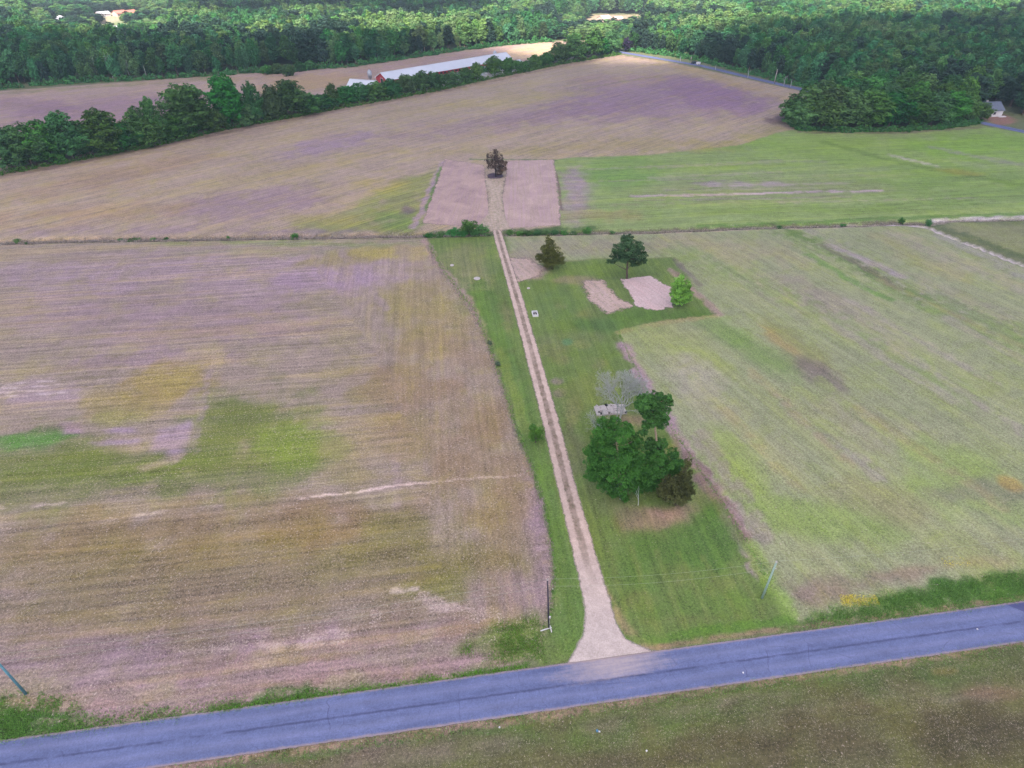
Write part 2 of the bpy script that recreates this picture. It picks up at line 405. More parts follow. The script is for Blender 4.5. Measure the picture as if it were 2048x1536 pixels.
poly([(0, 885), (60, 872), (120, 868), (170, 880), (240, 900), (330, 900), (380, 850), (430, 790), (520, 775), (600, 790), (680, 860), (670, 920), (580, 965), (430, 1000), (250, 1015), (80, 1020), (-60, 1010)], (112, 128, 62), .88, .75, m=9, warp=1.8, reg=LF)
blob(60, 880, 110, 17, (88, 140, 62), .9, .8, -4, reg=LF); blob(600, 890, 100, 50, (124, 146, 68), .8, .6, reg=LF)
blob(470, 830, 60, 34, (110, 124, 66), .7, .9, reg=LF); blob(300, 930, 200, 34, (108, 126, 62), .6, 1, -6, reg=LF); blob(120, 930, 150, 28, (110, 126, 58), .6, 1, reg=LF)
poly([(200, 858), (270, 852), (280, 868), (210, 868)], LIL, .9, .6, m=1.2, reg=LF); poly([(118, 848), (165, 845), (168, 868), (125, 872)], (170, 146, 160), .9, .6, m=1.2, reg=LF)
poly([(320, 855), (390, 840), (388, 868), (370, 905), (350, 935), (335, 900), (300, 905)], LIL, .9, .8, m=1.5, reg=LF)
poly([(180, 885), (280, 872), (290, 890), (200, 895)], LIL, .8, .8, m=1.2, reg=LF); poly([(265, 935), (370, 905), (360, 925), (280, 945)], (170, 156, 150), .7, .8, m=1.2, reg=LF)
stroke([(388, 905), (410, 800), (420, 735), (430, 700)], 1.8, LIL, .4, 1.2, reg=LF); stroke([(800, 760), (795, 900), (790, 1010)], 2.0, (172, 156, 158), .5, .8, reg=LF)
stroke([(775, 620), (700, 530), (680, 500)], 2.5, LIL, .4, .8, reg=LF)
stroke([(600, 998), (700, 985), (800, 970), (900, 960), (1000, 954), (1040, 951)], .6, (232, 212, 202), .95, .8, reg=LF, straw=1.4)
stroke([(0, 1018), (50, 1014), (130, 1006)], .6, (206, 190, 184), .6, 1.2, reg=LF, straw=1.5); stroke([(180, 1045), (330, 1022)], .8, STR, .55, .8, reg=LF)
for v0 in (640, 664, 688, 700, 716, 728, 742): stroke([(0, v0+40), (250, v0+12), (500, v0-8), (760, v0-24)], .5, (176, 160, 156), .35, 1.3, reg=LF, straw=1.2)
for v0 in (768, 776, 785, 793): stroke([(-40, v0+3), (60, v0-3), (130, v0-8)], .55, (216, 202, 206), .6, 1., reg=LF, straw=2.)
blob(410, 712, 60, 26, (190, 176, 120), .5, 1.5, reg=LF); blob(420, 695, 50, 16, (176, 162, 140), .5, 1.6, reg=LF, straw=1.2)
blob(450, 1070, 420, 60, (156, 132, 94), .75, 1, -4, reg=LF); blob(200, 1110, 260, 70, (150, 132, 100), .6, 1, reg=LF); blob(640, 1040, 110, 50, (150, 124, 100), .6, 1, reg=LF)
blob(850, 1120, 220, 60, (134, 130, 80), .75, 1, reg=LF); blob(800, 1060, 90, 40, (132, 136, 84), .6, 1, reg=LF); blob(990, 1040, 80, 90, (154, 136, 100), .6, 1, reg=LF)
blob(830, 880, 60, 60, OLV, .4, 1.2, reg=LF); blob(980, 860, 50, 60, (152, 130, 92), .6, 1.1, reg=LF); blob(760, 870, 60, 40, (158, 142, 110), .5, 1, reg=LF)
blob(900, 1170, 110, 30, (126, 138, 74), .7, 1, reg=LF); blob(120, 1205, 160, 30, (136, 136, 88), .5, 1.1, reg=LF); blob(40, 1190, 90, 18, (160, 142, 160), .7, 1, reg=LF)
blob(1010, 1180, 80, 50, (172, 150, 160), .8, .8, reg=LF); blob(1070, 1000, 28, 110, (166, 144, 158), .8, .7, reg=LF); blob(1085, 1120, 22, 80, (170, 148, 164), .8, .7, reg=LF)
blob(600, 1290, 420, 36, (166, 138, 160), .85, .8, -8, reg=LF); blob(200, 1300, 300, 44, (156, 134, 152), .7, .9, -3, reg=LF); blob(960, 1260, 80, 34, (154, 130, 128), .7, 1, reg=LF)
blob(400, 1200, 260, 34, (146, 130, 118), .6, 1, reg=LF)
stroke([(540, 1290), (640, 1282), (720, 1262), (760, 1225), (780, 1205)], 2.6, (206, 184, 186), .6, 1.2, reg=LF, straw=1.7)
stroke([(785, 1181), (830, 1176)], 1.1, (238, 226, 220), .95, .8, reg=LF); stroke([(845, 1192), (880, 1212), (930, 1222), (990, 1235)], 3., (204, 184, 186), .6, 1.2, reg=LF, straw=1.7)
blob(430, 1292, 90, 10, (204, 188, 182), .6, 1.6, -5, reg=LF, straw=1.8); blob(560, 1268, 60, 9, (200, 184, 178), .5, 1.6, reg=LF, straw=1.6)
blob(900, 1225, 90, 16, (180, 160, 150), .5, 1.5, reg=LF, straw=1.3)
poly([(1000, 1240), (1060, 1220), (1090, 1250), (1085, 1310), (1000, 1330), (900, 1310), (920, 1280)], (112, 136, 70), .9, .8, m=1.5)
poly([(150, 1390), (400, 1360), (700, 1330), (1000, 1300), (1060, 1318), (1000, 1328), (700, 1372), (400, 1414), (200, 1440), (130, 1430)], (166, 144, 144), .9, .7, m=1.2, straw=.4)
blob(800, 1335, 220, 12, (170, 144, 148), .7, .8, -8)
poly([(-200, 1400), (30, 1385), (80, 1392), (150, 1410), (160, 1430), (90, 1450), (240, 1432), (420, 1412), (640, 1380), (640, 1392), (250, 1450), (-200, 1520)], (70, 112, 48), .95, .6, m=.9)
stroke([(120, 1468), (420, 1424), (760, 1376), (1060, 1332)], 1.0, (84, 120, 58), .8, 1.)
stroke([(850, 480), (870, 520), (905, 562), (945, 612), (962, 650)], 2.6, (176, 150, 150), .8, .6)
stroke([(962, 650), (990, 720), (1010, 790), (1030, 850)], 2.0, (166, 148, 138), .6, .8)
blob(570, 487, 260, 4, (122, 148, 78), .8, .6)
blob(500, 1140, 640, 140, (128, 120, 78), .55, .9, -3, reg=LF); blob(250, 1250, 330, 60, (134, 118, 116), .4, .9, -3, reg=LF)
blob(880, 820, 170, 190, (152, 134, 106), .6, 1.1, -6, reg=LF); blob(960, 960, 110, 120, (146, 128, 98), .5, 1.1, -6, reg=LF); blob(700, 900, 90, 60, (156, 144, 120), .5, 1.1, reg=LF)
blob(860, 640, 90, 130, (158, 146, 104), .45, 1.2, -8, reg=LF); blob(300, 1180, 380, 60, (136, 124, 98), .5, 1.1, -3, reg=LF); blob(830, 1240, 200, 40, (148, 132, 116), .5, 1.1, -3, reg=LF)
# the headland was drilled along the driveway
hd_ = sdf_poly(gx+W1*4, gy+W2*4, gp([(600, 500), (868, 490), (1000, 760), (1060, 1000), (1100, 1240), (930, 1240), (860, 980), (800, 800), (700, 620)])) > 0
hd_ &= region == 3; par[hd_, 0] *= .6; rows[hd_, 0] = gx[hd_]*-D_drive[1]+gy[hd_]*D_drive[0]; rows[hd_, 1] = gx[hd_]*D_drive[0]+gy[hd_]*D_drive[1]
# --- far field
blob(650, 290, 110, 20, (166, 144, 166), .7, .9, -12, reg=FF); blob(500, 410, 180, 34, (158, 136, 150), .7, .9, -6, reg=FF)
blob(1000, 245, 300, 26, (158, 136, 146), .6, 1, -8, reg=FF); blob(1300, 200, 230, 44, (156, 130, 150), .8, .8, -2, reg=FF); blob(1440, 195, 130, 34, (152, 122, 150), .7, .9, 12, reg=FF)
blob(1250, 160, 120, 16, (170, 144, 144), .6, 1, reg=FF); blob(1150, 225, 180, 18, (160, 136, 148), .6, 1, -8, reg=FF)
blob(200, 360, 240, 24, (172, 148, 122), .6, 1, -12, reg=FF); blob(150, 430, 260, 22, (176, 152, 118), .6, 1, -4, reg=FF); blob(560, 345, 260, 14, (170, 158, 112), .6, 1, -10, reg=FF)
blob(930, 210, 200, 14, (176, 160, 120), .5, 1, -8, reg=FF); blob(1040, 200, 160, 10, (184, 172, 120), .6, 1, -6, reg=FF); blob(1500, 272, 110, 12, (160, 154, 92), .8, .9, -14, reg=FF)
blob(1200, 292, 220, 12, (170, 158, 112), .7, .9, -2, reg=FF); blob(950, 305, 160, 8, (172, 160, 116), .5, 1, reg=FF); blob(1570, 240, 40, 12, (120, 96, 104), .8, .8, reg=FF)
blob(1480, 170, 130, 8, (186, 166, 118), .7, .9, 16, reg=FF); blob(1380, 140, 90, 7, (180, 160, 118), .7, .9, 14, reg=FF)
poly([(700, 425), (780, 360), (850, 345), (885, 330), (868, 380), (835, 450), (810, 470), (640, 468), (560, 450)], (142, 152, 92), .85, .8, m=5, reg=FF, amp=.5)
blob(790, 440, 60, 18, (120, 152, 84), .7, .9, reg=FF); blob(640, 440, 110, 12, (164, 156, 104), .6, 1, reg=FF); blob(760, 370, 70, 16, (176, 164, 104), .6, 1, reg=FF)
blob(815, 420, 14, 9, (122, 104, 124), .8, .7, reg=FF); blob(640, 463, 150, 5, (134, 118, 140), .7, .9, reg=FF); blob(300, 462, 300, 8, (160, 140, 156), .6, .9, reg=FF)
stroke([(886, 325), (866, 370), (845, 420), (822, 455)], 3., (176, 154, 170), .9, .6, reg=[0, 1]); stroke([(884, 335), (872, 375), (855, 420)], 2.6, (102, 142, 62), .9, .4, reg=[0, 1])
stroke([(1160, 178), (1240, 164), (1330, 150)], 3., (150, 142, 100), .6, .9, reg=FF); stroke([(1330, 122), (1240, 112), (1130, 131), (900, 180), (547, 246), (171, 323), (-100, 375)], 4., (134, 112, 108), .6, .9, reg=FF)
stroke([(940, 318), (1110, 320)], 1.6, (84, 124, 62), .9, .7); blob(1400, 300, 120, 5, (158, 156, 96), .7, .8)
# --- back field
blob(200, 225, 240, 30, (160, 132, 148), .75, .8, -6, reg=BF); blob(60, 210, 90, 18, (154, 126, 144), .6, .8, reg=BF); blob(620, 165, 120, 16, (190, 164, 118), .7, .9, -6, reg=BF)
blob(780, 135, 200, 10, (184, 156, 146), .6, .9, -9, reg=BF); blob(520, 160, 120, 10, (186, 162, 128), .6, 1, reg=BF); poly([(1010, 100), (1060, 88), (1120, 84), (1140, 100), (1060, 118), (1000, 120)], (216, 192, 160), .8, .6, m=6, reg=BF)
stroke([(0, 188), (150, 176), (342, 164), (420, 156)], 10., (150, 150, 104), .7, 1.2); stroke([(190, 168), (260, 166), (330, 160)], 4., (176, 156, 134), .6, 1)
# --- green field
blob(1250, 345, 90, 34, (120, 160, 84), .8, .8, reg=GF); blob(1400, 330, 220, 14, (140, 166, 92), .7, .9, reg=GF); blob(1700, 300, 300, 34, (140, 172, 84), .8, .9, 3, reg=GF)
blob(1960, 290, 160, 30, (134, 174, 74), .8, .8, reg=GF); blob(1900, 370, 220, 44, (126, 158, 80), .7, .9, reg=GF); blob(1540, 380, 280, 26, (146, 156, 112), .7, .9, reg=GF); blob(1650, 420, 260, 12, (128, 156, 80), .7, .9, reg=GF)
blob(1490, 368, 110, 6, (176, 160, 172), .75, .9, reg=GF); stroke([(1260, 392), (1420, 390), (1600, 384), (1760, 381)], 2.2, (196, 178, 186), .9, .8, reg=GF); stroke([(1300, 356), (1560, 343)], 3., (170, 166, 150), .5, .8, reg=GF)
stroke([(1270, 400), (1430, 398), (1700, 394)], 2., (156, 146, 140), .55, .8, reg=GF); stroke([(1300, 335), (1560, 322), (1650, 322)], 4., (156, 156, 140), .5, 1, reg=GF)
blob(1150, 390, 26, 60, (176, 154, 170), .85, .7, reg=GF+FF); stroke([(1112, 345), (1118, 380), (1124, 420)], 1.1, (120, 96, 100), .8, .5); blob(1210, 430, 90, 14, (166, 160, 112), .7, .9, reg=GF)
stroke([(1780, 310), (1830, 322), (1870, 331)], 3., (190, 186, 180), .8, .9, reg=GF); stroke([(1870, 295), (1930, 308), (2040, 330)], 6., (150, 152, 140), .7, 1, reg=GF); stroke([(1650, 285), (1780, 320), (1900, 345), (2060, 372)], 5., (104, 134, 62), .6, .9, reg=GF)
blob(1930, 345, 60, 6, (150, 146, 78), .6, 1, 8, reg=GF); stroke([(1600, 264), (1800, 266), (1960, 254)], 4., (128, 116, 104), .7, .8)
stroke([(1400, 452), (1640, 444), (1780, 436), (1900, 432), (2100, 428)], 3., (98, 140, 62), .7, .7)
for (a_, b_, w_, c_) in (((1180, 338), (1500, 326), 3., (160, 160, 138)), ((1200, 362), (1420, 358), 2., (166, 160, 144)), ((1420, 372), (1700, 366), 2.2, (176, 164, 164)), ((1330, 380), (1640, 376), 2.4, (164, 160, 146)), ((1220, 410), (1600, 402), 2.4, (160, 162, 128)), ((1560, 404), (1960, 396), 2.4, (168, 166, 146)), ((1500, 352), (1800, 350), 2.6, (156, 164, 124)), ((1250, 428), (1700, 420), 2., (134, 160, 88)), ((1700, 410), (2060, 408), 3., (126, 158, 80))): stroke([a_, b_], w_, c_, .6, 1.1, reg=GF, f=.8)
# --- right field
blob(1200, 490, 180, 18, (160, 156, 136), .8, .8, reg=RF); blob(1480, 500, 170, 24, (166, 160, 134), .7, .9, 8, reg=RF)
blob(1800, 880, 200, 60, (164, 160, 140), .5, 1.1, 24, reg=RF); blob(1600, 600, 150, 40, (166, 162, 136), .5, 1, 24, reg=RF); blob(1360, 700, 110, 40, (158, 170, 112), .8, .8, 28, reg=RF); blob(1400, 780, 90, 44, (172, 170, 152), .8, .8, 45, reg=RF); blob(1520, 880, 150, 50, (160, 164, 130), .6, .9, 38, reg=RF)
blob(1480, 930, 110, 60, (150, 172, 96), .7, .9, 40, reg=RF); blob(1640, 1040, 170, 50, (142, 168, 94), .8, 1., 8, reg=RF); blob(1900, 950, 160, 70, (146, 172, 100), .7, .9, 20, reg=RF)
blob(1750, 1000, 110, 40, (150, 146, 112), .4, 1, 20, reg=RF); blob(1960, 980, 120, 30, (134, 130, 122), .6, 1, reg=RF); blob(2020, 965, 30, 14, (172, 150, 84), .7, .9, 20, reg=RF)
blob(1560, 680, 55, 11, (186, 162, 114), .85, 1.1, 38, reg=RF, straw=.7); blob(1600, 695, 95, 26, (136, 140, 88), .6, 1.1, 35, reg=RF); blob(1640, 745, 60, 20, (128, 116, 116), .7, .9, 28, reg=RF)
blob(1520, 705, 90, 22, (118, 150, 80), .7, .8, 30, reg=RF); blob(1450, 660, 70, 24, (124, 154, 84), .6, .9, 20, reg=RF); blob(1700, 640, 200, 40, (162, 156, 142), .7, .9, 32, reg=RF)
blob(1760, 540, 200, 20, (164, 154, 158), .7, .9, 28, reg=RF); blob(1850, 520, 130, 18, (166, 162, 120), .6, .9, 25, reg=RF); blob(1960, 620, 160, 26, (162, 158, 142), .6, .9, 28, reg=RF); blob(1940, 800, 160, 40, (156, 164, 128), .6, .9, 28, reg=RF)
stroke([(1570, 458), (1660, 500), (1740, 545), (1850, 600), (1960, 640), (2060, 690)], 13., (120, 150, 84), .6, .9, reg=RF, f=.9); stroke([(1570, 458), (1660, 500), (1740, 545), (1850, 600)], 4.5, (98, 128, 64), .7, .8, reg=RF, f=.9); stroke([(1350, 500), (1500, 560), (1700, 660), (1900, 780)], 12., (132, 158, 92), .5, 1., reg=RF, f=.9); stroke([(1800, 470), (1940, 530), (2100, 600)], 10., (172, 162, 150), .5, .9, reg=RF, f=.9); stroke([(1640, 490), (1720, 530), (1800, 575)], 3., (122, 108, 112), .6, .8, reg=RF)
stroke([(1620, 510), (1700, 560), (1780, 600)], 3., (112, 156, 74), .7, .7, reg=RF); stroke([(1660, 490), (1740, 525), (1800, 552)], 3.5, (170, 156, 172), .7, .8, reg=RF); stroke([(1880, 470), (1960, 505), (2060, 555)], 6., (162, 158, 160), .6, .8, reg=RF)
stroke([(1560, 800), (1640, 870), (1760, 950)], 4., (168, 160, 158), .5, 1, reg=RF); stroke([(1640, 760), (1720, 830), (1860, 920)], 4., (150, 170, 100), .5, 1, reg=RF)
for (a, b) in [((1700, 600), (1980, 760)), ((1650, 640), (1900, 800)), ((1760, 560), (2040, 690)), ((1500, 740), (1700, 930)), ((1450, 820), (1600, 980)), ((1800, 700), (2040, 860)), ((1900, 640), (2048, 720)), ((1720, 820), (2000, 1010))]:
    stroke([a, b], 2.5+3*random.random(), random.choice([(172, 162, 158), (134, 158, 84), (166, 158, 118)]), .45, 1, reg=RF)
stroke([(1246, 690), (1290, 770), (1340, 850), (1395, 930), (1450, 1010), (1500, 1100), (1515, 1135)], 3.4, (170, 146, 160), .85, .7); stroke([(1236, 665), (1300, 650), (1430, 632)], 2.2, (170, 160, 116), .7, .8)
stroke([(1400, 870), (1460, 960), (1520, 1060)], 5., (160, 142, 150), .5, 1, reg=RF); stroke([(1340, 540), (1400, 592), (1440, 628)], 2.6, (168, 146, 140), .8, .6); stroke([(1350, 520), (1400, 570)], 2., (118, 104, 110), .6, .7)
stroke([(1500, 1090), (1540, 1160), (1580, 1220)], 3., (132, 168, 78), .7, .8); blob(1720, 1165, 200, 20, (140, 128, 120), .8, .9, -8, reg=RF); blob(1900, 1130, 160, 14, (158, 140, 112), .6, 1, -8, reg=RF)
blob(1640, 1190, 60, 24, (146, 128, 122), .7, .9, reg=RF); blob(1960, 1090, 160, 20, (144, 146, 120), .6, 1, -6, reg=RF); poly([(1190, 562+24), (1290, 575+70), (1440, 640), (1290, 660), (1240, 668)], (126, 150, 92), .3, 1, m=2)
poly([(1560, 1262), (1620, 1245), (1800, 1200), (1900, 1180), (2100, 1140), (2100, 1200), (1800, 1235)], (78, 122, 46), .95, .7, m=1.4)
stroke([(1840, 1185), (1940, 1170), (2080, 1145)], 3., (62, 108, 40), .7, .9); poly([(2000, 450), (1930, 445), (1880, 452), (1940, 480), (2048, 515), (2300, 600), (2300, 440)], (146, 152, 112), .8, .8, m=3)
stroke([(1870, 450), (1940, 475), (2048, 515)], 5., (92, 108, 76), .7, .8)
# --- lawn
for (u_, v_, a_, b_) in ((1340, 1150, 60, 30), (1440, 1170, 40, 30), (1290, 1200, 40, 24), (1120, 1180, 14, 40), (1080, 900, 14, 50), (1110, 700, 40, 30), (1180, 630, 40, 14), (1040, 780, 12, 40), (1400, 1010, 30, 40), (1010, 640, 12, 40), (1370, 1240, 90, 14), (1150, 830, 20, 40)): blob(u_, v_, a_, b_, (138, 138, 94), .6, 1.3, reg=LW)
blob(930, 520, 60, 34, (140, 144, 104), .7, .9, reg=LW); blob(950, 560, 50, 24, (150, 150, 116), .6, .9, reg=LW); blob(980, 520, 12, 40, (120, 146, 84), .6, .8, reg=LW)
stroke([(960, 570), (990, 660), (1030, 780), (1075, 940), (1125, 1130), (1150, 1260)], 6., (100, 136, 68), .7, .6, reg=LW); stroke([(1000, 700), (1030, 800), (1055, 860)], 2.5, (128, 146, 78), .6, .8, reg=LW)
blob(1055, 537, 34, 20, (192, 160, 168), .95, .5, 20); blob(1060, 512, 60, 14, (160, 150, 140), .7, .7)
blob(1200, 540, 80, 14, (118, 144, 70), .8, .7, reg=LW); blob(1150, 560, 50, 10, (150, 140, 116), .7, 1, reg=LW); blob(1110, 610, 60, 40, (104, 132, 76), .8, .9, reg=LW); blob(1140, 680, 80, 24, (120, 134, 92), .7, 1.1, reg=LW)
blob(1135, 684, 12, 7, (96, 142, 104), .8, .6, reg=LW); blob(1165, 688, 22, 12, (140, 152, 88), .6, 1.2, reg=LW); blob(1120, 612, 16, 12, (170, 146, 140), .5, 1.4, reg=LW); blob(1320, 630, 130, 16, (88, 124, 58), .8, .7, reg=LW); blob(1200, 650, 60, 16, (84, 120, 66), .7, .8, reg=LW)
blob(1114, 762, 14, 9, (150, 132, 140), .8, 1.2, reg=LW); blob(1120, 787, 16, 9, (140, 122, 118), .7, 1.2, reg=LW); blob(1190, 725, 26, 14, (140, 138, 100), .5, 1.2, reg=LW)
blob(1180, 780, 70, 40, (124, 138, 76), .6, 1, reg=LW); blob(1260, 850, 40, 20, (156, 134, 118), .7, 1, reg=LW); blob(1345, 890, 16, 40, (132, 128, 72), .6, 1, 20, reg=LW)
blob(1330, 1030, 90, 26, (176, 150, 134), .9, .9, -8, reg=LW); blob(1290, 1045, 60, 18, (150, 138, 108), .6, 1, reg=LW); blob(1250, 1020, 50, 30, (110, 120, 84), .6, 1, reg=LW)
blob(1150, 900, 26, 60, (116, 118, 90), .6, 1, -8, reg=LW); blob(1190, 1050, 26, 90, (112, 124, 78), .5, 1, -8, reg=LW); stroke([(1380, 910), (1430, 990), (1480, 1070)], 3.5, (136, 116, 108), .7, .8)
blob(1420, 1080, 80, 90, (86, 124, 58), .8, .8, 25, reg=LW); blob(1400, 1210, 130, 40, (104, 136, 66), .7, .8, reg=LW); blob(1300, 1130, 60, 60, (92, 128, 60), .7, .9, reg=LW); stroke([(1170, 1120), (1215, 1200), (1270, 1280), (1330, 1294)], 1.8, (168, 150, 120), .7, .9)
for k in range(7): stroke([(1215+k*48, 1090+k*6), (1262+k*54, 1265-k*6)], 1.0, (128, 142, 82), .45, .9, reg=LW)
stroke([(1240, 1284), (1420, 1262), (1600, 1236)], 1.6, (92, 140, 52), .6, .7, reg=LW); stroke([(1260, 1300), (1430, 1276), (1620, 1250), (1900, 1212), (2060, 1192)], .7, (160, 136, 118), .7, 1)
# --- land south of the road
stroke([(300, 1546), (700, 1488), (1060, 1434), (1500, 1366), (2048, 1287)], 1.2, (170, 146, 134), .9, .9); stroke([(330, 1552), (760, 1492), (1060, 1450)], 1.0, (90, 116, 64), .7, 1)
blob(1160, 1470, 360, 26, (92, 118, 58), .9, .7, -8, reg=SO); blob(1500, 1400, 420, 22, (92, 118, 58), .9, .7, -8, reg=SO); blob(1900, 1340, 200, 26, (84, 106, 56), .7, 1, -8, reg=SO)
blob(1360, 1425, 240, 10, (140, 122, 112), .7, 1.1, -8, reg=SO); blob(760, 1520, 300, 20, (132, 116, 110), .8, .9, -8, reg=SO); blob(1700, 1480, 420, 60, (90, 82, 62), .75, .9, -5, reg=SO); blob(1980, 1470, 160, 60, (82, 78, 60), .7, .9, reg=SO)
blob(1300, 1520, 300, 30, (98, 90, 68), .6, 1, reg=SO); blob(1900, 1395, 110, 12, (124, 118, 104), .6, 1.3, reg=SO); blob(1700, 1420, 160, 10, (134, 120, 110), .6, 1.4, reg=SO)
blob(1990, 1385, 60, 14, (134, 112, 96), .6, 1, reg=SO); blob(1890, 1342, 30, 8, (134, 124, 74), .6, 1, reg=SO); blob(1030, 1530, 120, 16, (108, 110, 72), .5, 1, reg=SO)
# --- far clearings
for P, c in (([(60, 40), (110, 10), (330, -6), (420, 6), (360, 34), (300, 60), (180, 66)], (150, 168, 118)), ([(1160, 62), (1150, 45), (1180, 30), (1290, 30), (1300, 46), (1220, 60)], (196, 178, 150)), ([(186, 60), (250, 52), (262, 60), (200, 68)], (214, 200, 180)), ([(150, 34), (300, 14), (340, 20), (220, 46)], (190, 184, 150))):
    poly(P, c, .9, 0, m=8)
poly([(1960, 232), (2010, 228), (2040, 245), (1990, 250)], (160, 122, 116), .9, .6, m=2)
# the drainage ditch
zz = np.zeros(NV)
for P, w, dp in ((DITCH, 2.4, 1.0), (DITCH2, 2.2, .9), (STREAM, 1.6, .5)):
    d = dist_line(gx+W1*.8, gy+W2*.8, gp(P)); zz -= dp*(1-sstep(0, w, d))
for P in (DITCH, DITCH2[:8]): stroke([(u, v+.5) for u, v in P], 3.4, (110, 98, 92), .75, .8, f=.4); stroke([(u, v+5) for u, v in P], 1.2, (206, 184, 176), .6, 1.2)
stroke([(870, 470), (975, 467)], 6., (74, 110, 52), .8, .5); stroke([(1012, 463), (1100, 461), (1180, 458)], 5., (78, 108, 58), .8, .7)
stroke([(70, 476), (210, 474)], 2.5, (204, 182, 150), .7, 1.2); stroke([(120, 484), (330, 480)], 1.5, (132, 140, 70), .8, 1.)
stroke(STREAM, 1.7, (214, 206, 210), .9, .6); stroke([(1870, 442), (1950, 437), (2100, 434)], 3.2, (212, 206, 208), .9, .7)
near = np.exp(-(distc/160)**2)
zz += (fbm(gx/5, gy/5, 41, 3)-.5)*.22*sstep(0, 1, 1.0)
droad = np.abs((gx-road_a[0][0])*rn[0]+(gy-road_a[0][1])*rn[1]); zz = zz*sstep(3.0, 5.5, droad)-.03
tint = np.clip(tint, .005, .9)
# split the sheet of land into its pieces
ii = (np.arange(ny-1)[:, None]*nx+np.arange(nx-1)[None, :]).ravel()
quads = np.stack([ii, ii+1, ii+nx+1, ii+nx], 1); qreg = region[quads[:, 0]]
V3 = np.stack([gx, gy, zz], 1)
NAMES = {0: ('ground', None), 1: ('field', 'brown tilled field between the hedgerow and the ditch'), 2: ('field', 'pinkish brown field behind the hedgerow beside the barns'), 3: ('field', 'stubble field left of the driveway with green and lilac patches'), 4: ('field', 'green field right of the tilled plots in front of the grove'), 5: ('field', 'streaky pale green field right of the lawn'), 6: ('lawn', 'mown grass on both sides of the driveway'), 7: ('field', 'brown and green field in front of the road')}
for rid, (nm, lab) in NAMES.items():
    q = quads[qreg == rid]; used = np.unique(q); mp = np.full(NV, -1, np.int64); mp[used] = np.arange(len(used))
    me = mesh_np(nm, V3[used], mp[q], M_ground, smooth=True)
    attr_c(me, "tint", tint[used]); attr_v(me, "par", par[used]); attr_v(me, "rows", rows[used])
    tag(link(bpy.data.objects.new(nm, me)), lab, kind='structure')
def ground_z(x, y):
    i = np.clip(np.searchsorted(ys, y)-1, 0, ny-2); j = np.clip(np.searchsorted(xs, x)-1, 0, nx-2)
    return float(zz[i*nx+j])

# ------------------------------------------------------------------ sheets that lie on the land
def sheet(name, P, mat, z=.05, cell=.35, margin=2.2, label=None, kind='structure', extra=None, attrs=None):
    """a sheet cut to the outline P (world); attribute edge = metres inside the outline"""
    x0, y0 = P.min(0)-margin; x1, y1 = P.max(0)+margin
    ax = np.arange(x0, x1+cell, cell); ay = np.arange(y0, y1+cell, cell); X, Y = np.meshgrid(ax, ay)
    x, y = X.ravel(), Y.ravel(); s = sdf_poly(x, y, P); n = len(ax)
    i = (np.arange(len(ay)-1)[:, None]*n+np.arange(n-1)[None, :]).ravel(); q = np.stack([i, i+1, i+n+1, i+n], 1)
    q = q[(s[q] > -margin).any(1)]; u = np.unique(q); mp = np.full(len(x), -1); mp[u] = np.arange(len(u))
    lift = z*sstep(-.2, 1.2, s[u])
    gi = np.clip(np.searchsorted(ys, y[u])-1, 0, ny-2); gj = np.clip(np.searchsorted(xs, x[u])-1, 0, nx-2)
    fx = (x[u]-xs[gj])/(xs[gj+1]-xs[gj]); fy = (y[u]-ys[gi])/(ys[gi+1]-ys[gi])
    b = gi*nx+gj; gz = zz[b]*(1-fx)*(1-fy)+zz[b+1]*fx*(1-fy)+zz[b+nx]*(1-fx)*fy+zz[b+nx+1]*fx*fy
    me = mesh_np(name, np.stack([x[u], y[u], gz+.012+lift], 1), mp[q], mat, smooth=True); attr_f(me, "edge", s[u])
    if extra: extra(me, x[u], y[u])
    o = link(bpy.data.objects.new(name, me)); tag(o, label, kind=kind); return o
def ragged(t, amt=.7, scale=.9, soft=.12):
    """a broken edge: soil and grass interlock there"""
    e = t.att("edge").outputs["Fac"]; n = t.math('MULTIPLY', t.math('SUBTRACT', t.math('ADD', t.math('MULTIPLY', t.noise(scale, 6, .75, t.pos()), .6), t.math('MULTIPLY', t.noise(scale*.3, 3, .6, t.pos()), .4)), .5), amt*3.6)
    a = t.ramp(t.math('ADD', e, n), -soft, soft); tr = t.N("ShaderNodeBsdfTransparent"); mx = t.N("ShaderNodeMixShader")
    t.L(a, mx.inputs[0]); t.L(tr.outputs[0], mx.inputs[1]); t.L(t.b.outputs[0], mx.inputs[2]); t.L(mx.outputs[0], t.n["Material Output"].inputs[0])
def dirt_material(name, rgb, rgb2, d, amp=.3, amt=1.6, soft=.25, green=.0):
    t = NT(name); pos = t.pos(); m0 = t.N("ShaderNodeMapping"); t.L(pos, m0.inputs["Vector"]); mp = t.N("ShaderNodeMapping"); t.L(m0.outputs[0], mp.inputs["Vector"])
    m0.inputs["Rotation"].default_value = (0, 0, -math.atan2(d[1], d[0])); mp.inputs["Scale"].default_value = (.05, 1.3, 1)
    st = t.noise(1., 3, .6, mp.outputs[0]); f = t.noise(2.2, 6, .75, pos); b = t.noise(.13, 6, .7, pos, .8)
    col = t.mix(t.ramp(t.math('ADD', t.math('MULTIPLY', b, .4), t.math('MULTIPLY', st, .6)), .41, .57), lin(rgb), lin(rgb2))
    v = t.math('ADD', t.ramp(st, .35, .65, 1-amp*.9, 1+amp*.9), t.ramp(f, .3, .7, -.3, .3)); col = t.scale(col, v)
    if green: col = t.mix(t.ramp(t.noise(.9, 8, .85, pos), .60-green*.15, .68-green*.15, 0, .6), col, lin((126, 136, 92)))
    t.color(col); t.bump(t.math('ADD', f, st), .5, .12); ragged(t, amt, .9, soft); return t.m
M_plot = dirt_material("tilled_soil", (216, 190, 180), (170, 146, 150), rowdir((905, 330), (865, 430)), .30)
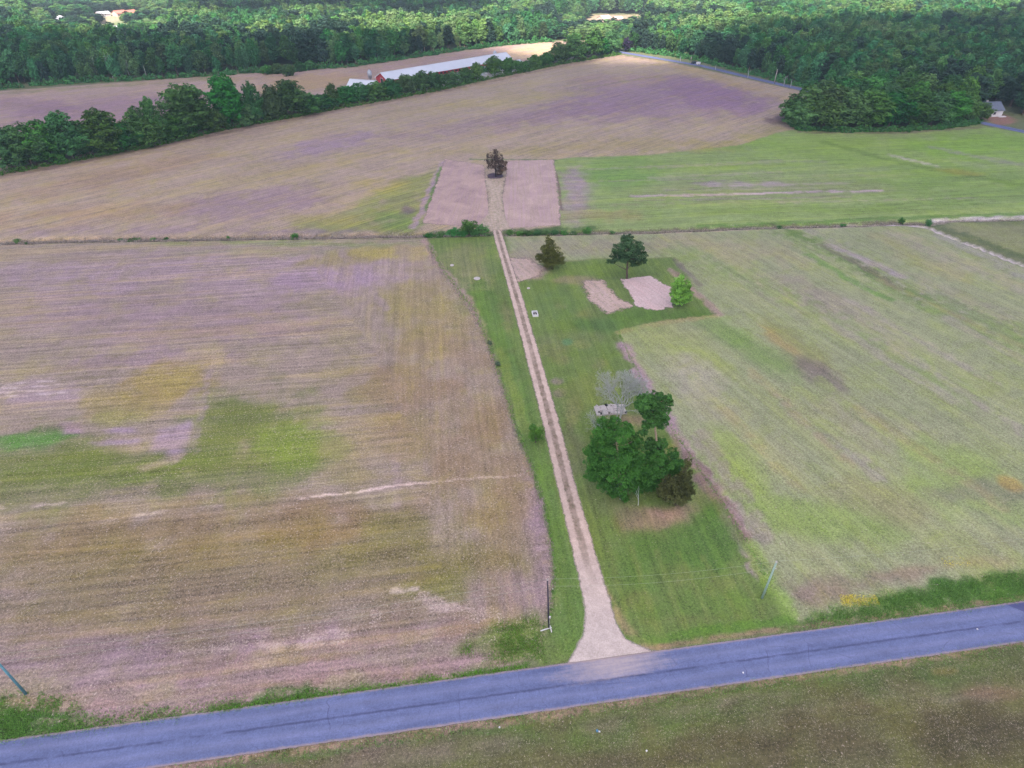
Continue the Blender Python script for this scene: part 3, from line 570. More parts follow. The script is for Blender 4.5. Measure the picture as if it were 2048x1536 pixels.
M_plot2 = dirt_material("raked_soil", (218, 194, 184), (180, 156, 160), rowdir((1060, 330), (1065, 430)), .30)
M_bare = dirt_material("bare_scraped_soil", (226, 206, 208), (204, 180, 182), rowdir((1260, 560), (1340, 620)), .22, 1.6)
M_bare2 = dirt_material("worn_soil", (214, 192, 190), (190, 168, 160), rowdir((1180, 570), (1240, 620)), .3, 2.6, .6, .6)
M_worn = dirt_material("tracked_pale_soil", (222, 202, 192), (196, 176, 164), D_drive, .3, 3., .9, .8)
sheet('tilled_plot', gp([(890, 318), (968, 330), (973, 380), (985, 452), (920, 452), (846, 446)]), M_plot, label='left rectangular plot of bare pinkish soil behind the ditch')
sheet('tilled_plot', gp([(1016, 322), (1108, 319), (1116, 380), (1121, 450), (1010, 456), (1004, 400)]), M_plot2, label='right rectangular plot of bare pinkish soil behind the ditch')
sheet('dirt_patch', gp([(968, 356), (1012, 356), (1006, 390), (1012, 430), (1024, 458), (1006, 462), (980, 462), (950, 452), (974, 425), (976, 390)]), M_worn, z=.07, label='pale trampled soil between the two tilled plots')
sheet('dirt_patch', gp([(1240, 558), (1300, 552), (1342, 575), (1345, 614), (1312, 620), (1275, 614), (1262, 590)]), M_bare, label='bare square of soil beside the pine')
sheet('dirt_patch', gp([(1162, 560), (1205, 560), (1235, 595), (1265, 612), (1215, 626), (1186, 608)]), M_bare2, label='worn strip of soil left of the bare square')
sheet('dirt_patch', gp([(1016, 514), (1060, 518), (1092, 538), (1070, 556), (1035, 562)]), M_bare2, label='worn soil between the driveway and the cedar')

def driveway_material():
    t = NT("gravel_track"); pos = t.pos(); a = t.att("across").outputs["Fac"]; al = t.att("along").outputs["Fac"]
    n = t.noise(.8, 6, .75, pos); f = t.noise(5., 4, .7, pos)
    wob = t.math('MULTIPLY', t.math('SUBTRACT', n, .5), .8); a2 = t.math('ADD', a, wob)
    mid = t.math('SUBTRACT', 1., t.math('SMOOTH_MIN', t.math('ABSOLUTE', t.math('MULTIPLY', a2, 1.7)), 1., .1))
    strip = t.math('MULTIPLY', t.ramp(mid, .30, .60), t.ramp(al, 10, 24, 0, 1), clamp=True)
    gr = lin((212, 192, 184)); mouth = lin((212, 200, 198))
    base = t.mix(t.ramp(al, 22, 4), gr, mouth); base = t.scale(base, t.math('ADD', t.math('ADD', t.ramp(f, .3, .7, .78, 1.2), t.ramp(n, .3, .7, -.14, .14)), t.ramp(t.noise(.22, 5, .7, pos, 1.2), .35, .65, -.13, .07)))
    weeds = t.mix(t.ramp(t.noise(1.6, 5, .8, pos), .42, .60), lin((150, 130, 118)), lin((76, 78, 50)))
    t.color(t.mix(t.math('MULTIPLY', strip, t.ramp(t.noise(.35, 4, .7, pos), .35, .6, .35, .9)), base, weeds)); t.bump(f, .4, .05)
    ragged(t, .45, 1.1, .22); return t.m
M_drive = driveway_material()
DR_L = [(1130, 1338), (1150, 1300), (1168, 1265), (1172, 1230), (1163, 1180), (1148, 1110), (1130, 1035), (1112, 960), (1096, 890), (1078, 815), (1060, 745), (1042, 670), (1022, 595), (1003, 525), (990, 480), (984, 455)]
DR_R = [(1325, 1306), (1285, 1296), (1252, 1278), (1234, 1250), (1216, 1190), (1192, 1110), (1170, 1035), (1148, 960), (1130, 890), (1110, 815), (1089, 745), (1067, 670), (1045, 595), (1022, 525), (1008, 480), (1000, 455)]
drl, drr = gp(DR_L), gp(DR_R); drc = (drl+drr)/2; clen = np.concatenate([[0], np.cumsum(np.linalg.norm(np.diff(drc, axis=0), axis=1))])
def drive_attrs(me, x, y):
    d = np.full(x.shape, 1e9); ac = np.zeros(x.shape); al = np.zeros(x.shape)
    for k in range(len(drc)-1):
        a, b = drc[k], drc[k+1]; e = b-a; L2 = e@e; w = (x-a[0])*e[0]+(y-a[1])*e[1]; t = np.clip(w/L2, 0, 1)
        qx, qy = a[0]+e[0]*t, a[1]+e[1]*t; dd = np.hypot(x-qx, y-qy); m = dd < d
        hw = (np.linalg.norm(drr[k]-drl[k])*(1-t)+np.linalg.norm(drr[k+1]-drl[k+1])*t)/2
        sg = np.sign(e[0]*(y-a[1])-e[1]*(x-a[0])); ac = np.where(m, -sg*dd/hw, ac); al = np.where(m, clen[k]+t*math.sqrt(L2), al); d = np.where(m, dd, d)
    attr_f(me, "across", ac); attr_f(me, "along", al)
sheet('driveway', np.concatenate([drl, drr[::-1]]), M_drive, z=.06, cell=.3, extra=drive_attrs, label='long pale two track dirt driveway running up to the tilled plots')

def road_material():
    t = NT("old_asphalt"); pos = t.pos(); a = t.att("across").outputs["Fac"]; al = t.att("along").outputs["Fac"]
    cmb = t.N("ShaderNodeCombineXYZ"); t.L(t.math('MULTIPLY', al, .07), cmb.inputs[0]); t.L(t.math('MULTIPLY', a, 2.6), cmb.inputs[1])
    st = t.noise(1., 5, .6, cmb.outputs[0]); f = t.noise(6., 4, .8, pos); b = t.noise(.25, 5, .65, pos)
    col = t.mix(t.ramp(st, .35, .65), lin((102, 114, 158)), lin((118, 130, 178)))
    col = t.scale(col, t.math('ADD', t.math('ADD', t.ramp(f, .3, .7, .72, 1.28), t.ramp(b, .3, .7, -.12, .12)), t.ramp(t.noise(1.6, 6, .8, pos), .3, .7, -.12, .12)))
    # worn wheel paths are paler, tar along the centre joint
    wp = t.math('ABSOLUTE', t.math('SUBTRACT', t.math('ABSOLUTE', a), .5)); col = t.mix(t.ramp(wp, .26, .0, 0, .15), col, lin((176, 178, 214)))
    ca = t.math('ABSOLUTE', t.math('ADD', t.math('ADD', a, -.02), t.math('MULTIPLY', t.math('SUBTRACT', t.noise(.5, 5, .7, pos), .5), .16)))
    tar = t.math('MULTIPLY', t.ramp(ca, .075, .02), t.ramp(t.noise(.16, 5, .75, pos), .36, .52), clamp=True); col = t.mix(t.math('MULTIPLY', tar, .62), col, lin((62, 66, 104)))
    vo = t.N("ShaderNodeTexVoronoi", feature='DISTANCE_TO_EDGE'); vo.inputs["Scale"].default_value = .16
    wv = t.N("ShaderNodeVectorMath", operation='ADD'); sv = t.scale(t.N("ShaderNodeTexNoise").outputs["Color"], 1.4); t.L(pos, wv.inputs[0]); t.L(sv, wv.inputs[1]); t.L(wv.outputs[0], vo.inputs["Vector"])
    cr = t.ramp(vo.outputs[0], .007, .002); col = t.mix(t.math('MULTIPLY', cr, t.ramp(b, .44, .60, 0, .5), clamp=True), col, lin((66, 70, 104)))
    sp = t.noise(3.5, 2, .5, pos); col = t.mix(t.ramp(sp, .76, .80, 0, .8), col, lin((214, 216, 236)))
    # gravel carried onto the tarmac at the mouth of the driveway
    e = t.math('ADD', t.att("dust").outputs["Fac"], t.math('MULTIPLY', t.math('SUBTRACT', t.noise(.5, 6, .75, cmb.outputs[0]), .5), 2.2)); e = t.math('ADD', e, t.math('MULTIPLY', t.math('SUBTRACT', t.noise(1.2, 6, .8, pos), .5), .9)); col = t.mix(t.math('MULTIPLY', t.ramp(e, .3, 1.15, 0, .75), t.ramp(t.att('dust').outputs['Fac'], .02, .25)), col, lin((202, 188, 188)))
    patch = t.math('GREATER_THAN', t.math('ADD', al, t.math('MULTIPLY', a, -3.4)), 66.6); col = t.mix(t.math('MULTIPLY', patch, .75), col, lin((76, 80, 132)))
    t.color(col); t.b.inputs["Roughness"].default_value = .85; t.bump(f, .25, .02); shoulder = t.ramp(t.math('ADD', t.math('ABSOLUTE', a), t.math('MULTIPLY', t.noise(1.3, 6, .8, pos), .24)), 1.02, 1.12); col = t.mix(t.math('MULTIPLY', shoulder, .7), col, lin((178, 160, 156))); t.color(col); ragged(t, .16, 1.2, .08); return t.m
def ribbon(name, cen, w, mat, z, label, L0=0, step=.5, nacr=14, attrs=None):
    cen = np.asarray(cen); seg = np.linalg.norm(np.diff(cen, axis=0), axis=1); cl = np.concatenate([[0], np.cumsum(seg)])
    s = np.arange(0, cl[-1], step); X = np.interp(s, cl, cen[:, 0]); Y = np.interp(s, cl, cen[:, 1]); T = np.gradient(np.stack([X, Y], 1), axis=0); T /= np.linalg.norm(T, axis=1)[:, None]
    a = np.linspace(-1.12, 1.12, nacr); hw = w/2
    x = X[:, None]-T[:, 1][:, None]*a*hw; y = Y[:, None]+T[:, 0][:, None]*a*hw; aa = np.broadcast_to(a, x.shape)
    zc = z*(1-sstep(.96, 1.12, np.abs(aa)))*(1.0)+.03*(1-aa**2).clip(0)-.01; n = nacr
    i = (np.arange(len(s)-1)[:, None]*n+np.arange(n-1)[None, :]).ravel(); q = np.stack([i, i+1, i+n+1, i+n], 1)[:, ::-1]
    me = mesh_np(name, np.stack([x.ravel(), y.ravel(), zc.ravel()], 1), q, mat, smooth=True)
    attr_f(me, "edge", (1.03-np.abs(aa)).ravel()*hw); attr_f(me, "across", -aa.ravel()); attr_f(me, "along", (np.broadcast_to(s[:, None], x.shape)+L0).ravel())
    if attrs: attrs(me, x.ravel(), y.ravel())
    return tag(link(bpy.data.objects.new(name, me)), label, kind='structure')
M_road = road_material()
jc = gp([(1215, 1320)])[0]
def dust(me, x, y):
    al = (x-jc[0])*rd[0]+(y-jc[1])*rd[1]; ac = (x-jc[0])*rn[0]+(y-jc[1])*rn[1]; attr_f(me, "dust", np.exp(-(al/8.5)**2)*sstep(-6.5, 1.5, ac)*1.25)
rc = [road_a[0]-rd*80, road_a[0]+rd*220]; o0 = -((jc-rc[0])@rd)
ribbon('road', rc, 6.0, M_road, .07, 'blue grey asphalt road across the foreground', L0=o0, attrs=dust)
far_rd = gp([(1200, 97), (1245, 105), (1400, 131), (1500, 155), (1620, 183), (1800, 215), (1965, 246), (2060, 266), (2300, 318)])
ribbon('road', far_rd, 5.5, M_road, .10, 'narrow road past the wood and the grove', step=1.5, L0=-600, attrs=lambda me, x, y: attr_f(me, "dust", np.zeros(len(x))))

# ------------------------------------------------------------------ foliage
def leaf_cloud(name, blobs, n, size, mat, seed=0, flat=.0, shell=.55, up=.5, droop=0., aspect=1.5, nc=11, spread=.21):
    """many small leaf-clump faces spread through lobes; blobs: (x, y, z, rx, ry, rz)"""
    r = np.random.default_rng(seed); B = np.array(blobs, float)
    wt = (B[:, 3]*B[:, 4]*B[:, 5])**(2/3.); wt /= wt.sum(); k = r.choice(len(B), n, p=wt)
    d = r.normal(size=(n, 3)); d /= np.linalg.norm(d, axis=1)[:, None]
    # sub-clumps: pull directions to a set of clump centres on every lobe
    C = r.normal(size=(len(B), nc, 3)); C /= np.linalg.norm(C, axis=2)[:, :, None]
    ci = r.integers(0, nc, n); cc = C[k, ci]; pick = r.random(n) < .80
    off = r.normal(size=(n, 3))*spread; d2 = cc+off; d2 /= np.linalg.norm(d2, axis=1)[:, None]; d = np.where(pick[:, None], d2, d)
    rr = np.where(pick, 1.12-.09*((off/spread)**2).sum(1)+r.normal(0, .05, n), np.where(r.random(n) < shell, r.uniform(.62, .9, n), r.random(n)**.45*.9))
    p = B[k, :3]+d*B[k, 3:6]*rr[:, None]; p[:, 2] = np.maximum(p[:, 2], .05+r.random(n)*.3)
    nrm = d*.9+r.normal(size=(n, 3))*.75; nrm[:, 2] += up; nrm /= np.linalg.norm(nrm, axis=1)[:, None]
    t = np.cross(nrm, r.normal(size=(n, 3))); t /= np.linalg.norm(t, axis=1)[:, None]
    if droop: t[:, 2] -= droop; t /= np.linalg.norm(t, axis=1)[:, None]
    b = np.cross(nrm, t); s = (size*r.uniform(.6, 1.35, n))[:, None]
    V = np.stack([p-t*s*.5*aspect, p-b*s*.42+nrm*s*.12, p+t*s*.5*aspect, p+b*s*.42+nrm*s*.12], 1).reshape(-1, 3)
    me = mesh_np(name, V, np.arange(n*4).reshape(-1, 4), mat)
    lobe = r.random(len(B))[k]*.45+r.random((len(B), nc))[k, ci]*.35+r.random(n)*.4-.1
    attr_f(me, "shade", np.repeat(np.clip(lobe, 0, 1), 4)); return me
def limb_pts(a, b, bend, r, n=5):
    a = Vector(a); b = Vector(b); o = Vector((r.uniform(-1, 1), r.uniform(-1, 1), r.uniform(-.2, .6)))*bend
    return [a.lerp(b, t)+o*math.sin(math.pi*t) for t in [i/(n-1) for i in range(n)]]
def make_lobes(w, h, base, n, r, shape='round'):
    """lobes of a crown of width w from height base to h"""
    L = []; H = h-base
    for i in range(n):
        t = (i+.5)/n; z = base+H*(.12+.80*t)
        if shape == 'round': prof = math.sin(math.pi*min(1, (.18+.80*t)))**.6
        elif shape == 'cone': prof = 1.0-.80*t
        else: prof = (1-abs(2*t-.9)**2.2)
        prof = max(.18, prof); a = i*2.399+r.uniform(-.5, .5); rad = w*.5*prof*r.uniform(.35, .68)
        q = w*.5*prof*r.uniform(.42, .62); L.append((rad*math.cos(a), rad*math.sin(a), z, q, q, min(q*r.uniform(.75, 1.05), H*.3)))
    q = w*.26; L.append((r.uniform(-.5, .5), r.uniform(-.5, .5), h-q*.9, q, q, q)); L.append((0, 0, base+H*.45, w*.33, w*.33, H*.34))
    return L
def proto(seed, w, h, base, n_lobes, n_leaf, size, mat, bark=None, shape='round', **k):
    r = random.Random(seed); L = make_lobes(w, h, base, n_lobes, r, shape)
    crown = leaf_cloud("crown", L, n_leaf, size, mat, seed, **k)
    m = MB(); tr = max(.09, h*.017); m.tube(limb_pts((0, 0, -.2), (r.uniform(-.3, .3), r.uniform(-.3, .3), base+(h-base)*.7), .25, r, 6), [tr*1.5, tr*1.1, tr, tr*.8, tr*.6, tr*.3], 7)
    for l in r.sample(L[:-2], min(5, len(L)-2)): m.tube(limb_pts((0, 0, max(.4, base*.9+(l[2]-base)*.3)), (l[0]*.8, l[1]*.8, l[2]), .3, r, 4), [tr*.55, tr*.4, tr*.28, tr*.1], 5)
    me = bpy.data.meshes.new("trunk"); me.from_pydata(m.v, [], m.f); me.materials.append(bark or M_bark); me.update()
    return crown, me, w, h
def place(pr, name, x, y, w, h, label, cat='tree', group=None, rz=None, z=None):
    crown, trunk, pw, ph = pr
    e = empty(name, (x, y, ground_z(x, y) if z is None else z), label, cat, group, random.uniform(0, 6.28) if rz is None else rz)
    c = link(bpy.data.objects.new("crown", crown), e); c.scale = (w/pw, w/pw, h/ph)
    t = link(bpy.data.objects.new("trunk", trunk), e); t.scale = (w/pw, w/pw, h/ph); return e

P_hedge = [proto(100+i, 8, 9, .6, 13, 5200, .42, M_leaf) for i in range(5)]
P_hedge_low = [proto(120+i, 8, 6, .2, 11, 3600, .42, M_leaf) for i in range(4)]
P_forest = [proto(200+i, 9, 17, .8+i % 3, 15, 2900, .72, M_leaf_forest, M_bark) for i in range(6)]
P_forest += [proto(220+i, 8, 18, 2.5, 13, 2400, .72, M_leaf_pale_sun, M_bark_pale) for i in range(3)]
P_forest += [proto(230+i, 6.5, 17, 1.5, 13, 2300, .62, M_leaf_bluish, M_bark, 'round') for i in range(3)]
P_grove = [proto(240+i, 10, 14, 1.0, 15, 5600, .5, M_leaf) for i in range(5)]
M_leaf_grove = leaf_material('bright_grove_foliage', (.062, .165, .034), .3, .04)
P_grove += [proto(250+i, 9, 14, .8, 14, 5000, .5, M_leaf_grove) for i in range(4)]
P_bush = [proto(260+i, 3, 2.6, .05, 8, 1500, .17, M_leaf) for i in range(3)]
P_weed = [proto(270+i, 3, 1.6, .0, 7, 900, .16, M_leaf_grey) for i in range(2)]

ORD = ['first', 'second', 'third', 'fourth', 'fifth', 'sixth', 'seventh', 'eighth', 'ninth', 'tenth', 'eleventh', 'twelfth', 'thirteenth', 'fourteenth', 'fifteenth', 'sixteenth', 'seventeenth', 'eighteenth', 'nineteenth', 'twentieth']
# hedgerow from the left edge to the far road: (u, base v, top v, width px, tall?)
HT = [(8, 350, 262, 80), (48, 344, 254, 84), (92, 336, 250, 80), (133, 330, 232, 78), (172, 322, 246, 66), (205, 318, 225, 86), (248, 309, 248, 60), (278, 303, 221, 58), (316, 296, 198, 40), (300, 301, 238, 60),
      (345, 288, 232, 62), (374, 282, 172, 104), (420, 271, 222, 60), (455, 264, 155, 84), (486, 258, 212, 60), (508, 253, 167, 44), (536, 247, 205, 50), (578, 240, 167, 84), (612, 233, 190, 58), (545, 246, 172, 46),
      (664, 220, 169, 30), (645, 226, 192, 48), (690, 216, 176, 52), (716, 211, 170, 44), (748, 206, 168, 50), (782, 200, 162, 44), (812, 195, 150, 42), (842, 190, 145, 40), (870, 185, 146, 38), (902, 178, 146, 38), (930, 172, 138, 34),
      (952, 167, 126, 30), (985, 159, 115, 40), (1016, 153, 118, 36), (1044, 148, 124, 32), (1068, 142, 112, 32), (1092, 137, 106, 34), (1118, 132, 88, 44), (1150, 128, 70, 50), (1188, 121, 62, 50), (1222, 114, 62, 40), (1205, 117, 78, 36)]
for i, (u, v, vt, wp) in enumerate(HT):
    x, y = [float(q) for q in g(u, v-3)]; h = hgt(u, v-3, vt); w = wp/px_scale(x, y, h*.5)
    big = h > 11; where = ("at the left edge of the photo" if u < 60 else "")
    pr = P_grove[i % 5] if big else (P_hedge[i % 5] if h > 7 else P_hedge_low[i % 4])
    LB = {374: 'broad tall tree in the hedgerow, leftmost of its four tall trees', 455: 'tallest rounded tree of the hedgerow, right of the broad tall tree', 578: 'wide tall tree in the hedgerow with the lower hedge trees to its right', 508: 'narrow tree in the hedgerow between two wider tall ones', 316: 'slim tree in the hedgerow just left of the broad tall tree',
          1150: 'tall tree in the clump at the far right end of the hedgerow', 1188: 'tallest tree in the clump at the far right end of the hedgerow', 1222: 'rightmost tree of the hedgerow beside the far road', 664: 'small pointed hedgerow tree left of the white shed', 8: 'leftmost green tree of the hedgerow', 205: 'wide rounded tree in the left part of the hedgerow', 133: 'domed green tree in the left part of the hedgerow'}
    grp = 'low trees of the hedgerow in front of the long barns' if u > 640 else 'leafy trees of the left hedgerow'
    nl = sorted(q[0] for q in HT if q[0] <= 640); nb = sorted(q[0] for q in HT if 640 < q[0] < 1110)
    lab = LB.get(u) or (f'{ORD[nb.index(u)]} low leafy tree from the left in the hedgerow before the long barns' if u in nb and nb.index(u) < 20 else f'{ORD[nl.index(u)]} front tree from the left in the hedgerow between the brown fields' if u in nl and nl.index(u) < 20 else 'low leafy hedgerow tree in front of the long white roofed barns' if u > 640 and u < 1110 else 'leafy green hedgerow tree between the two brown fields' if u <= 640 else 'bushy tree in the clump at the far right end of the hedgerow')
    place(pr, 'hedgerow_tree', x, y+w*.35, w*1.08, h, lab, 'tree', grp)
    if i % 1 == 0:   # the row behind
        u2 = u+random.uniform(8, 18); x2, y2 = [float(q) for q in g(u2, v-8)]; h2 = min(h*.72, 9)
        place(P_hedge[(i+2) % 5], 'hedgerow_tree', x2, y2+w*.6, w*.9, h2*random.uniform(.85, 1.05), 'leafy tree in the back row of the hedgerow behind the taller ones', 'tree', 'back row of hedgerow trees')
# low skirt of brambles along the front of the hedgerow
hp = gp(HEDGE[1:]); hl = np.concatenate([[0], np.cumsum(np.linalg.norm(np.diff(hp, axis=0), axis=1))])
bl = []
for s in np.arange(0, hl[-1], 1.7):
    X, Y = np.interp(s, hl, hp[:, 0]), np.interp(s, hl, hp[:, 1])+1.0; q = random.uniform(.9, 1.8); bl.append((X, Y+random.uniform(0, 2.), q*.5, q*1.3, q, q))
tag(link(bpy.data.objects.new('brambles', leaf_cloud('brambles', bl, 26000, .42, M_leaf, 77))), kind='stuff', label='dark low brambles along the foot of the hedgerow')

# ------------------------------------------------------------------ woods
WOOD = gp([(-900, 240), (-500, 205), (0, 176), (171, 163), (342, 155), (513, 143), (700, 132), (809, 116), (935, 97), (1047, 86), (1112, 81), (1180, 80), (1235, 84), (1258, 101), (1330, 111), (1400, 122), (1500, 148), (1600, 173), (1700, 192), (1900, 222), (1960, 233), (2060, 236), (2120, 250), (2400, 300), (3000, 300), (3000, -60), (-1600, -60), (-1600, 240)])
HOLES = [gp(p) for p in ([(176, 66), (180, 52), (232, 44), (262, 52), (250, 74), (200, 74)], [(150, 44), (180, 30), (290, 22), (300, 36), (220, 46)], [(104, 52), (112, 38), (132, 40), (124, 54)], [(1150, 58), (1180, 38), (1180, 28), (1290, 28), (1290, 48), (1215, 62)], [(1955, 236), (1960, 215), (1990, 212), (2012, 216), (2030, 240)], [(1365, 128), (1380, 119), (1408, 122), (1412, 130)], [(560, 152), (640, 140), (630, 130), (520, 136)])]
rr = np.random.default_rng(5)
cx, cy = np.meshgrid(np.arange(-900, 900, 6.3), np.arange(230, 1080, 6.3)); cx = cx.ravel()+rr.uniform(-2.6, 2.6, cx.size); cy = cy.ravel()+rr.uniform(-2.6, 2.6, cy.size)
ok = sdf_poly(cx, cy, WOOD) > 1.5
for H in HOLES: ok &= sdf_poly(cx, cy, H) < -2
bx, by, _ = project(cx, cy, 0*cx); _, ty, _ = project(cx, cy, 0*cx+20); ok &= (bx > -160) & (bx < 2210) & (by > -150)
cx, cy = cx[ok], cy[ok]; N = len(cx)
front = sdf_poly(cx, cy, WOOD); reg1 = fbm(cx/60, cy/60, 71, 3); reg2 = fbm(cx/35, cy/35, 83, 3)
hh = 12+7*fbm(cx/40, cy/40, 91, 3)+rr.uniform(-3., 3.4, N); hh = np.where(front < 6, hh*.82, hh); ww = hh*rr.uniform(.42, .74, N)
# trees that stand in front of a far clearing are lower, so that it shows
bu, bv, _ = project(cx, cy, 0*cx)
low = ((bu > 1110) & (bu < 1290) & (bv > 44) & (bv < 90)) | ((bu > 60) & (bu < 350) & (bv > 14) & (bv < 96)); hh = np.where(low, hh*.52, hh)
kind = rr.integers(0, 6, N)
kind = np.where((reg1 > .53) & (bv < 118), rr.integers(6, 9, N), kind); kind = np.where((reg2 > .63) | (rr.random(N) < .05), rr.integers(9, 12, N), kind)  # pale kind only in the sunlit woods, its colour adds to the brightness there
rank = np.argsort(-(hh*px_scale(cx, cy, 8)) + 30*(front > 14)*1.0)
inview = (bu > -30) & (bu < 2078) & (bv > -10)
rank = [i for i in rank if inview[i]][:290]; single = np.zeros(N, bool); single[rank] = True
for i in rank:
    side = 'left wood behind the brown field' if bu[i] < 1110 else ('right wood beside the narrow road' if bu[i] < 1640 else 'right wood behind the grove')
    kd = ['mid green broadleaf', 'pale sun-toned young leafed', 'dark evergreen'][0 if kind[i] < 6 else 1 if kind[i] < 9 else 2]
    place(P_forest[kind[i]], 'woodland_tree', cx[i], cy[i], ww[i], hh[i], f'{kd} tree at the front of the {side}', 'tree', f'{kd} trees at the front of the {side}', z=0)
rest = ~single
def scatter(name, px, py, hs, ws, kd, protos, label, seed=3):
    me = bpy.data.meshes.new(name); n = len(px); me.vertices.add(n)
    me.vertices.foreach_set("co", np.stack([px, py, 0*px], 1).astype(np.float32).ravel())
    r = np.random.default_rng(seed); sc = []; 
    pw = np.array([p[2] for p in protos])[kd]; ph = np.array([p[3] for p in protos])[kd]
    attr_v(me, "sc", np.stack([ws/pw, ws/pw, hs/ph], 1)); attr_f(me, "rz", r.uniform(0, 6.28, n)); a = me.attributes.new("kd", 'INT', 'POINT'); a.data.foreach_set("value", kd.astype(np.int32))
    o = link(bpy.data.objects.new(name, me)); tag(o, label, kind='stuff')
    ng = bpy.data.node_groups.new(name, 'GeometryNodeTree'); ng.interface.new_socket("Geometry", in_out='INPUT', socket_type='NodeSocketGeometry'); ng.interface.new_socket("Geometry", in_out='OUTPUT', socket_type='NodeSocketGeometry')
    gi = ng.nodes.new("NodeGroupInput"); go = ng.nodes.new("NodeGroupOutput"); jn = ng.nodes.new("GeometryNodeJoinGeometry")
    def na(nm, ty):
        q = ng.nodes.new("GeometryNodeInputNamedAttribute"); q.data_type = ty; q.inputs[0].default_value = nm; return q.outputs[0]
    scn, rzn, kdn = na("sc", 'FLOAT_VECTOR'), na("rz", 'FLOAT'), na("kd", 'INT'); cb = ng.nodes.new("ShaderNodeCombineXYZ"); ng.links.new(rzn, cb.inputs[2])
    er = ng.nodes.new("FunctionNodeEulerToRotation"); ng.links.new(cb.outputs[0], er.inputs[0])
    for k, p in enumerate(protos):
        src = next((ob for ob in scene.objects if ob.type == 'MESH' and ob.data == p[0]), None)
        if src is None: continue
        cmp_ = ng.nodes.new("FunctionNodeCompare"); cmp_.data_type = 'INT'; cmp_.operation = 'EQUAL'; cmp_.inputs[3].default_value = k; ng.links.new(kdn, cmp_.inputs[2])
        ins = ng.nodes.new("GeometryNodeInstanceOnPoints"); oi = ng.nodes.new("GeometryNodeObjectInfo"); oi.inputs[0].default_value = src; oi.inputs[1].default_value = True; oi.transform_space = 'ORIGINAL'
        ng.links.new(gi.outputs[0], ins.inputs[0]); ng.links.new(cmp_.outputs[0], ins.inputs[1]); ng.links.new(oi.outputs["Geometry"], ins.inputs[2]); ng.links.new(er.outputs[0], ins.inputs[5]); ng.links.new(scn, ins.inputs[6]); ng.links.new(ins.outputs[0], jn.inputs[0])
    ng.links.new(jn.outputs[0], go.inputs[0]); md = o.modifiers.new("scatter", 'NODES'); md.node_group = ng; return o
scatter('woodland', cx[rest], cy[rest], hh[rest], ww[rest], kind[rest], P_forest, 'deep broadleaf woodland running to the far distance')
# undergrowth along the front of the woods
wf = gp([(-200, 190), (0, 179), (171, 166), (342, 158), (440, 152), (513, 146), (560, 148), (620, 140), (700, 135), (809, 119), (935, 100), (1047, 88), (1110, 84)]); wf2 = gp([(1262, 103), (1330, 112), (1400, 124), (1500, 149), (1600, 174), (1700, 194)])
bl = []
for P in (wf, wf2):
    L_ = np.concatenate([[0], np.cumsum(np.linalg.norm(np.diff(P, axis=0), axis=1))])
    for s in np.arange(0, L_[-1], 2.6):
        q = random.uniform(1., 2.6); bl.append((np.interp(s, L_, P[:, 0]), np.interp(s, L_, P[:, 1])+random.uniform(0, 5), q*.6, q*1.3, q, q*1.2))
tag(link(bpy.data.objects.new('undergrowth', leaf_cloud('undergrowth', bl, 30000, .7, M_leaf_forest, 78))), kind='stuff', label='bushy undergrowth along the foot of the woods')
# pale clump of saplings in front of the left wood
for k, (u, v, vt, w_) in enumerate([(535, 148, 130, 26), (556, 147, 126, 26), (578, 152, 128, 26), (600, 142, 124, 26), (622, 139, 121, 26)]):
    x, y = [float(q) for q in g(u, v)]; h = hgt(u, v, vt); place(P_hedge_low[k % 4], 'sapling', x, y, w_/px_scale(x, y), h, 'low pale sapling bush jutting from the left wood into the field', 'bush', 'saplings jutting from the left wood')
# bare pale trunks at the wood's edge
def branch_mb(m, p, d, L, r, depth, R, spread=.5, gn=6, up=.12):
    n = 4; pts = [Vector(p)]; dd = Vector(d).normalized()
    for i in range(n-1):
        dd = (dd+Vector((R.uniform(-1, 1), R.uniform(-1, 1), R.uniform(-.5, 1)*.6))*.13+Vector((0, 0, up*.3))).normalized(); pts.append(pts[-1]+dd*L/(n-1))
    m.tube(pts, [r*(1-.45*i/(n-1)) for i in range(n)], gn if r > .03 else 3, cap=False)
    if depth <= 0: return
    for k in range(R.choice([2, 3, 3])):
        a = dd.orthogonal().normalized(); a.rotate(Quaternion(dd, R.uniform(0, 6.28))); nd = (dd+a*R.uniform(spread*.6, spread*1.4)+Vector((0, 0, up))).normalized()
        st = pts[-1] if k < 2 else pts[-2]; branch_mb(m, st, nd, L*R.uniform(.62, .85), max(.016, r*.60), depth-1, R, spread, gn, up)
for k, (u, v, vt, dep) in enumerate([(228, 152, 112, 2), (262, 150, 122, 1), (295, 151, 124, 0), (246, 153, 138, 1), (311, 148, 126, 0), (72, 158, 130, 0), (200, 150, 118, 1), (325, 140, 112, 2), (1494, 150, 138, 1), (1360, 118, 108, 0), (1430, 134, 126, 0), (1580, 168, 154, 0), (1566, 166, 152, 1)]):
    x, y = [float(q) for q in g(u, v+5)]; h = hgt(u, v+5, vt); m = MB(); R = random.Random(k)
    m.tube(limb_pts((0, 0, 0), (h*R.uniform(-.12, .05), 0, h*.8), .3, R, 5), [.26, .22, .2, .16, .1], 6)
    e = empty('bare_tree', (x, y-1., 0), 'pale bare trunk standing against the dark front of the ' + ('left wood' if u < 1000 else 'right wood by the road'), 'dead tree', 'bare trunks at the front of the ' + ('left wood' if u < 1000 else 'right wood'))
    m.build('trunk', M_bark_dead, e)
    if dep:
        b = MB()
        for q in range(3): branch_mb(b, (h*-.03, 0, h*(.45+.12*q)), (R.uniform(-1, 1), R.uniform(-.6, .2), 1.1), h*.28, .10, dep, R)
        b.build('branches', M_bark_dead, e)

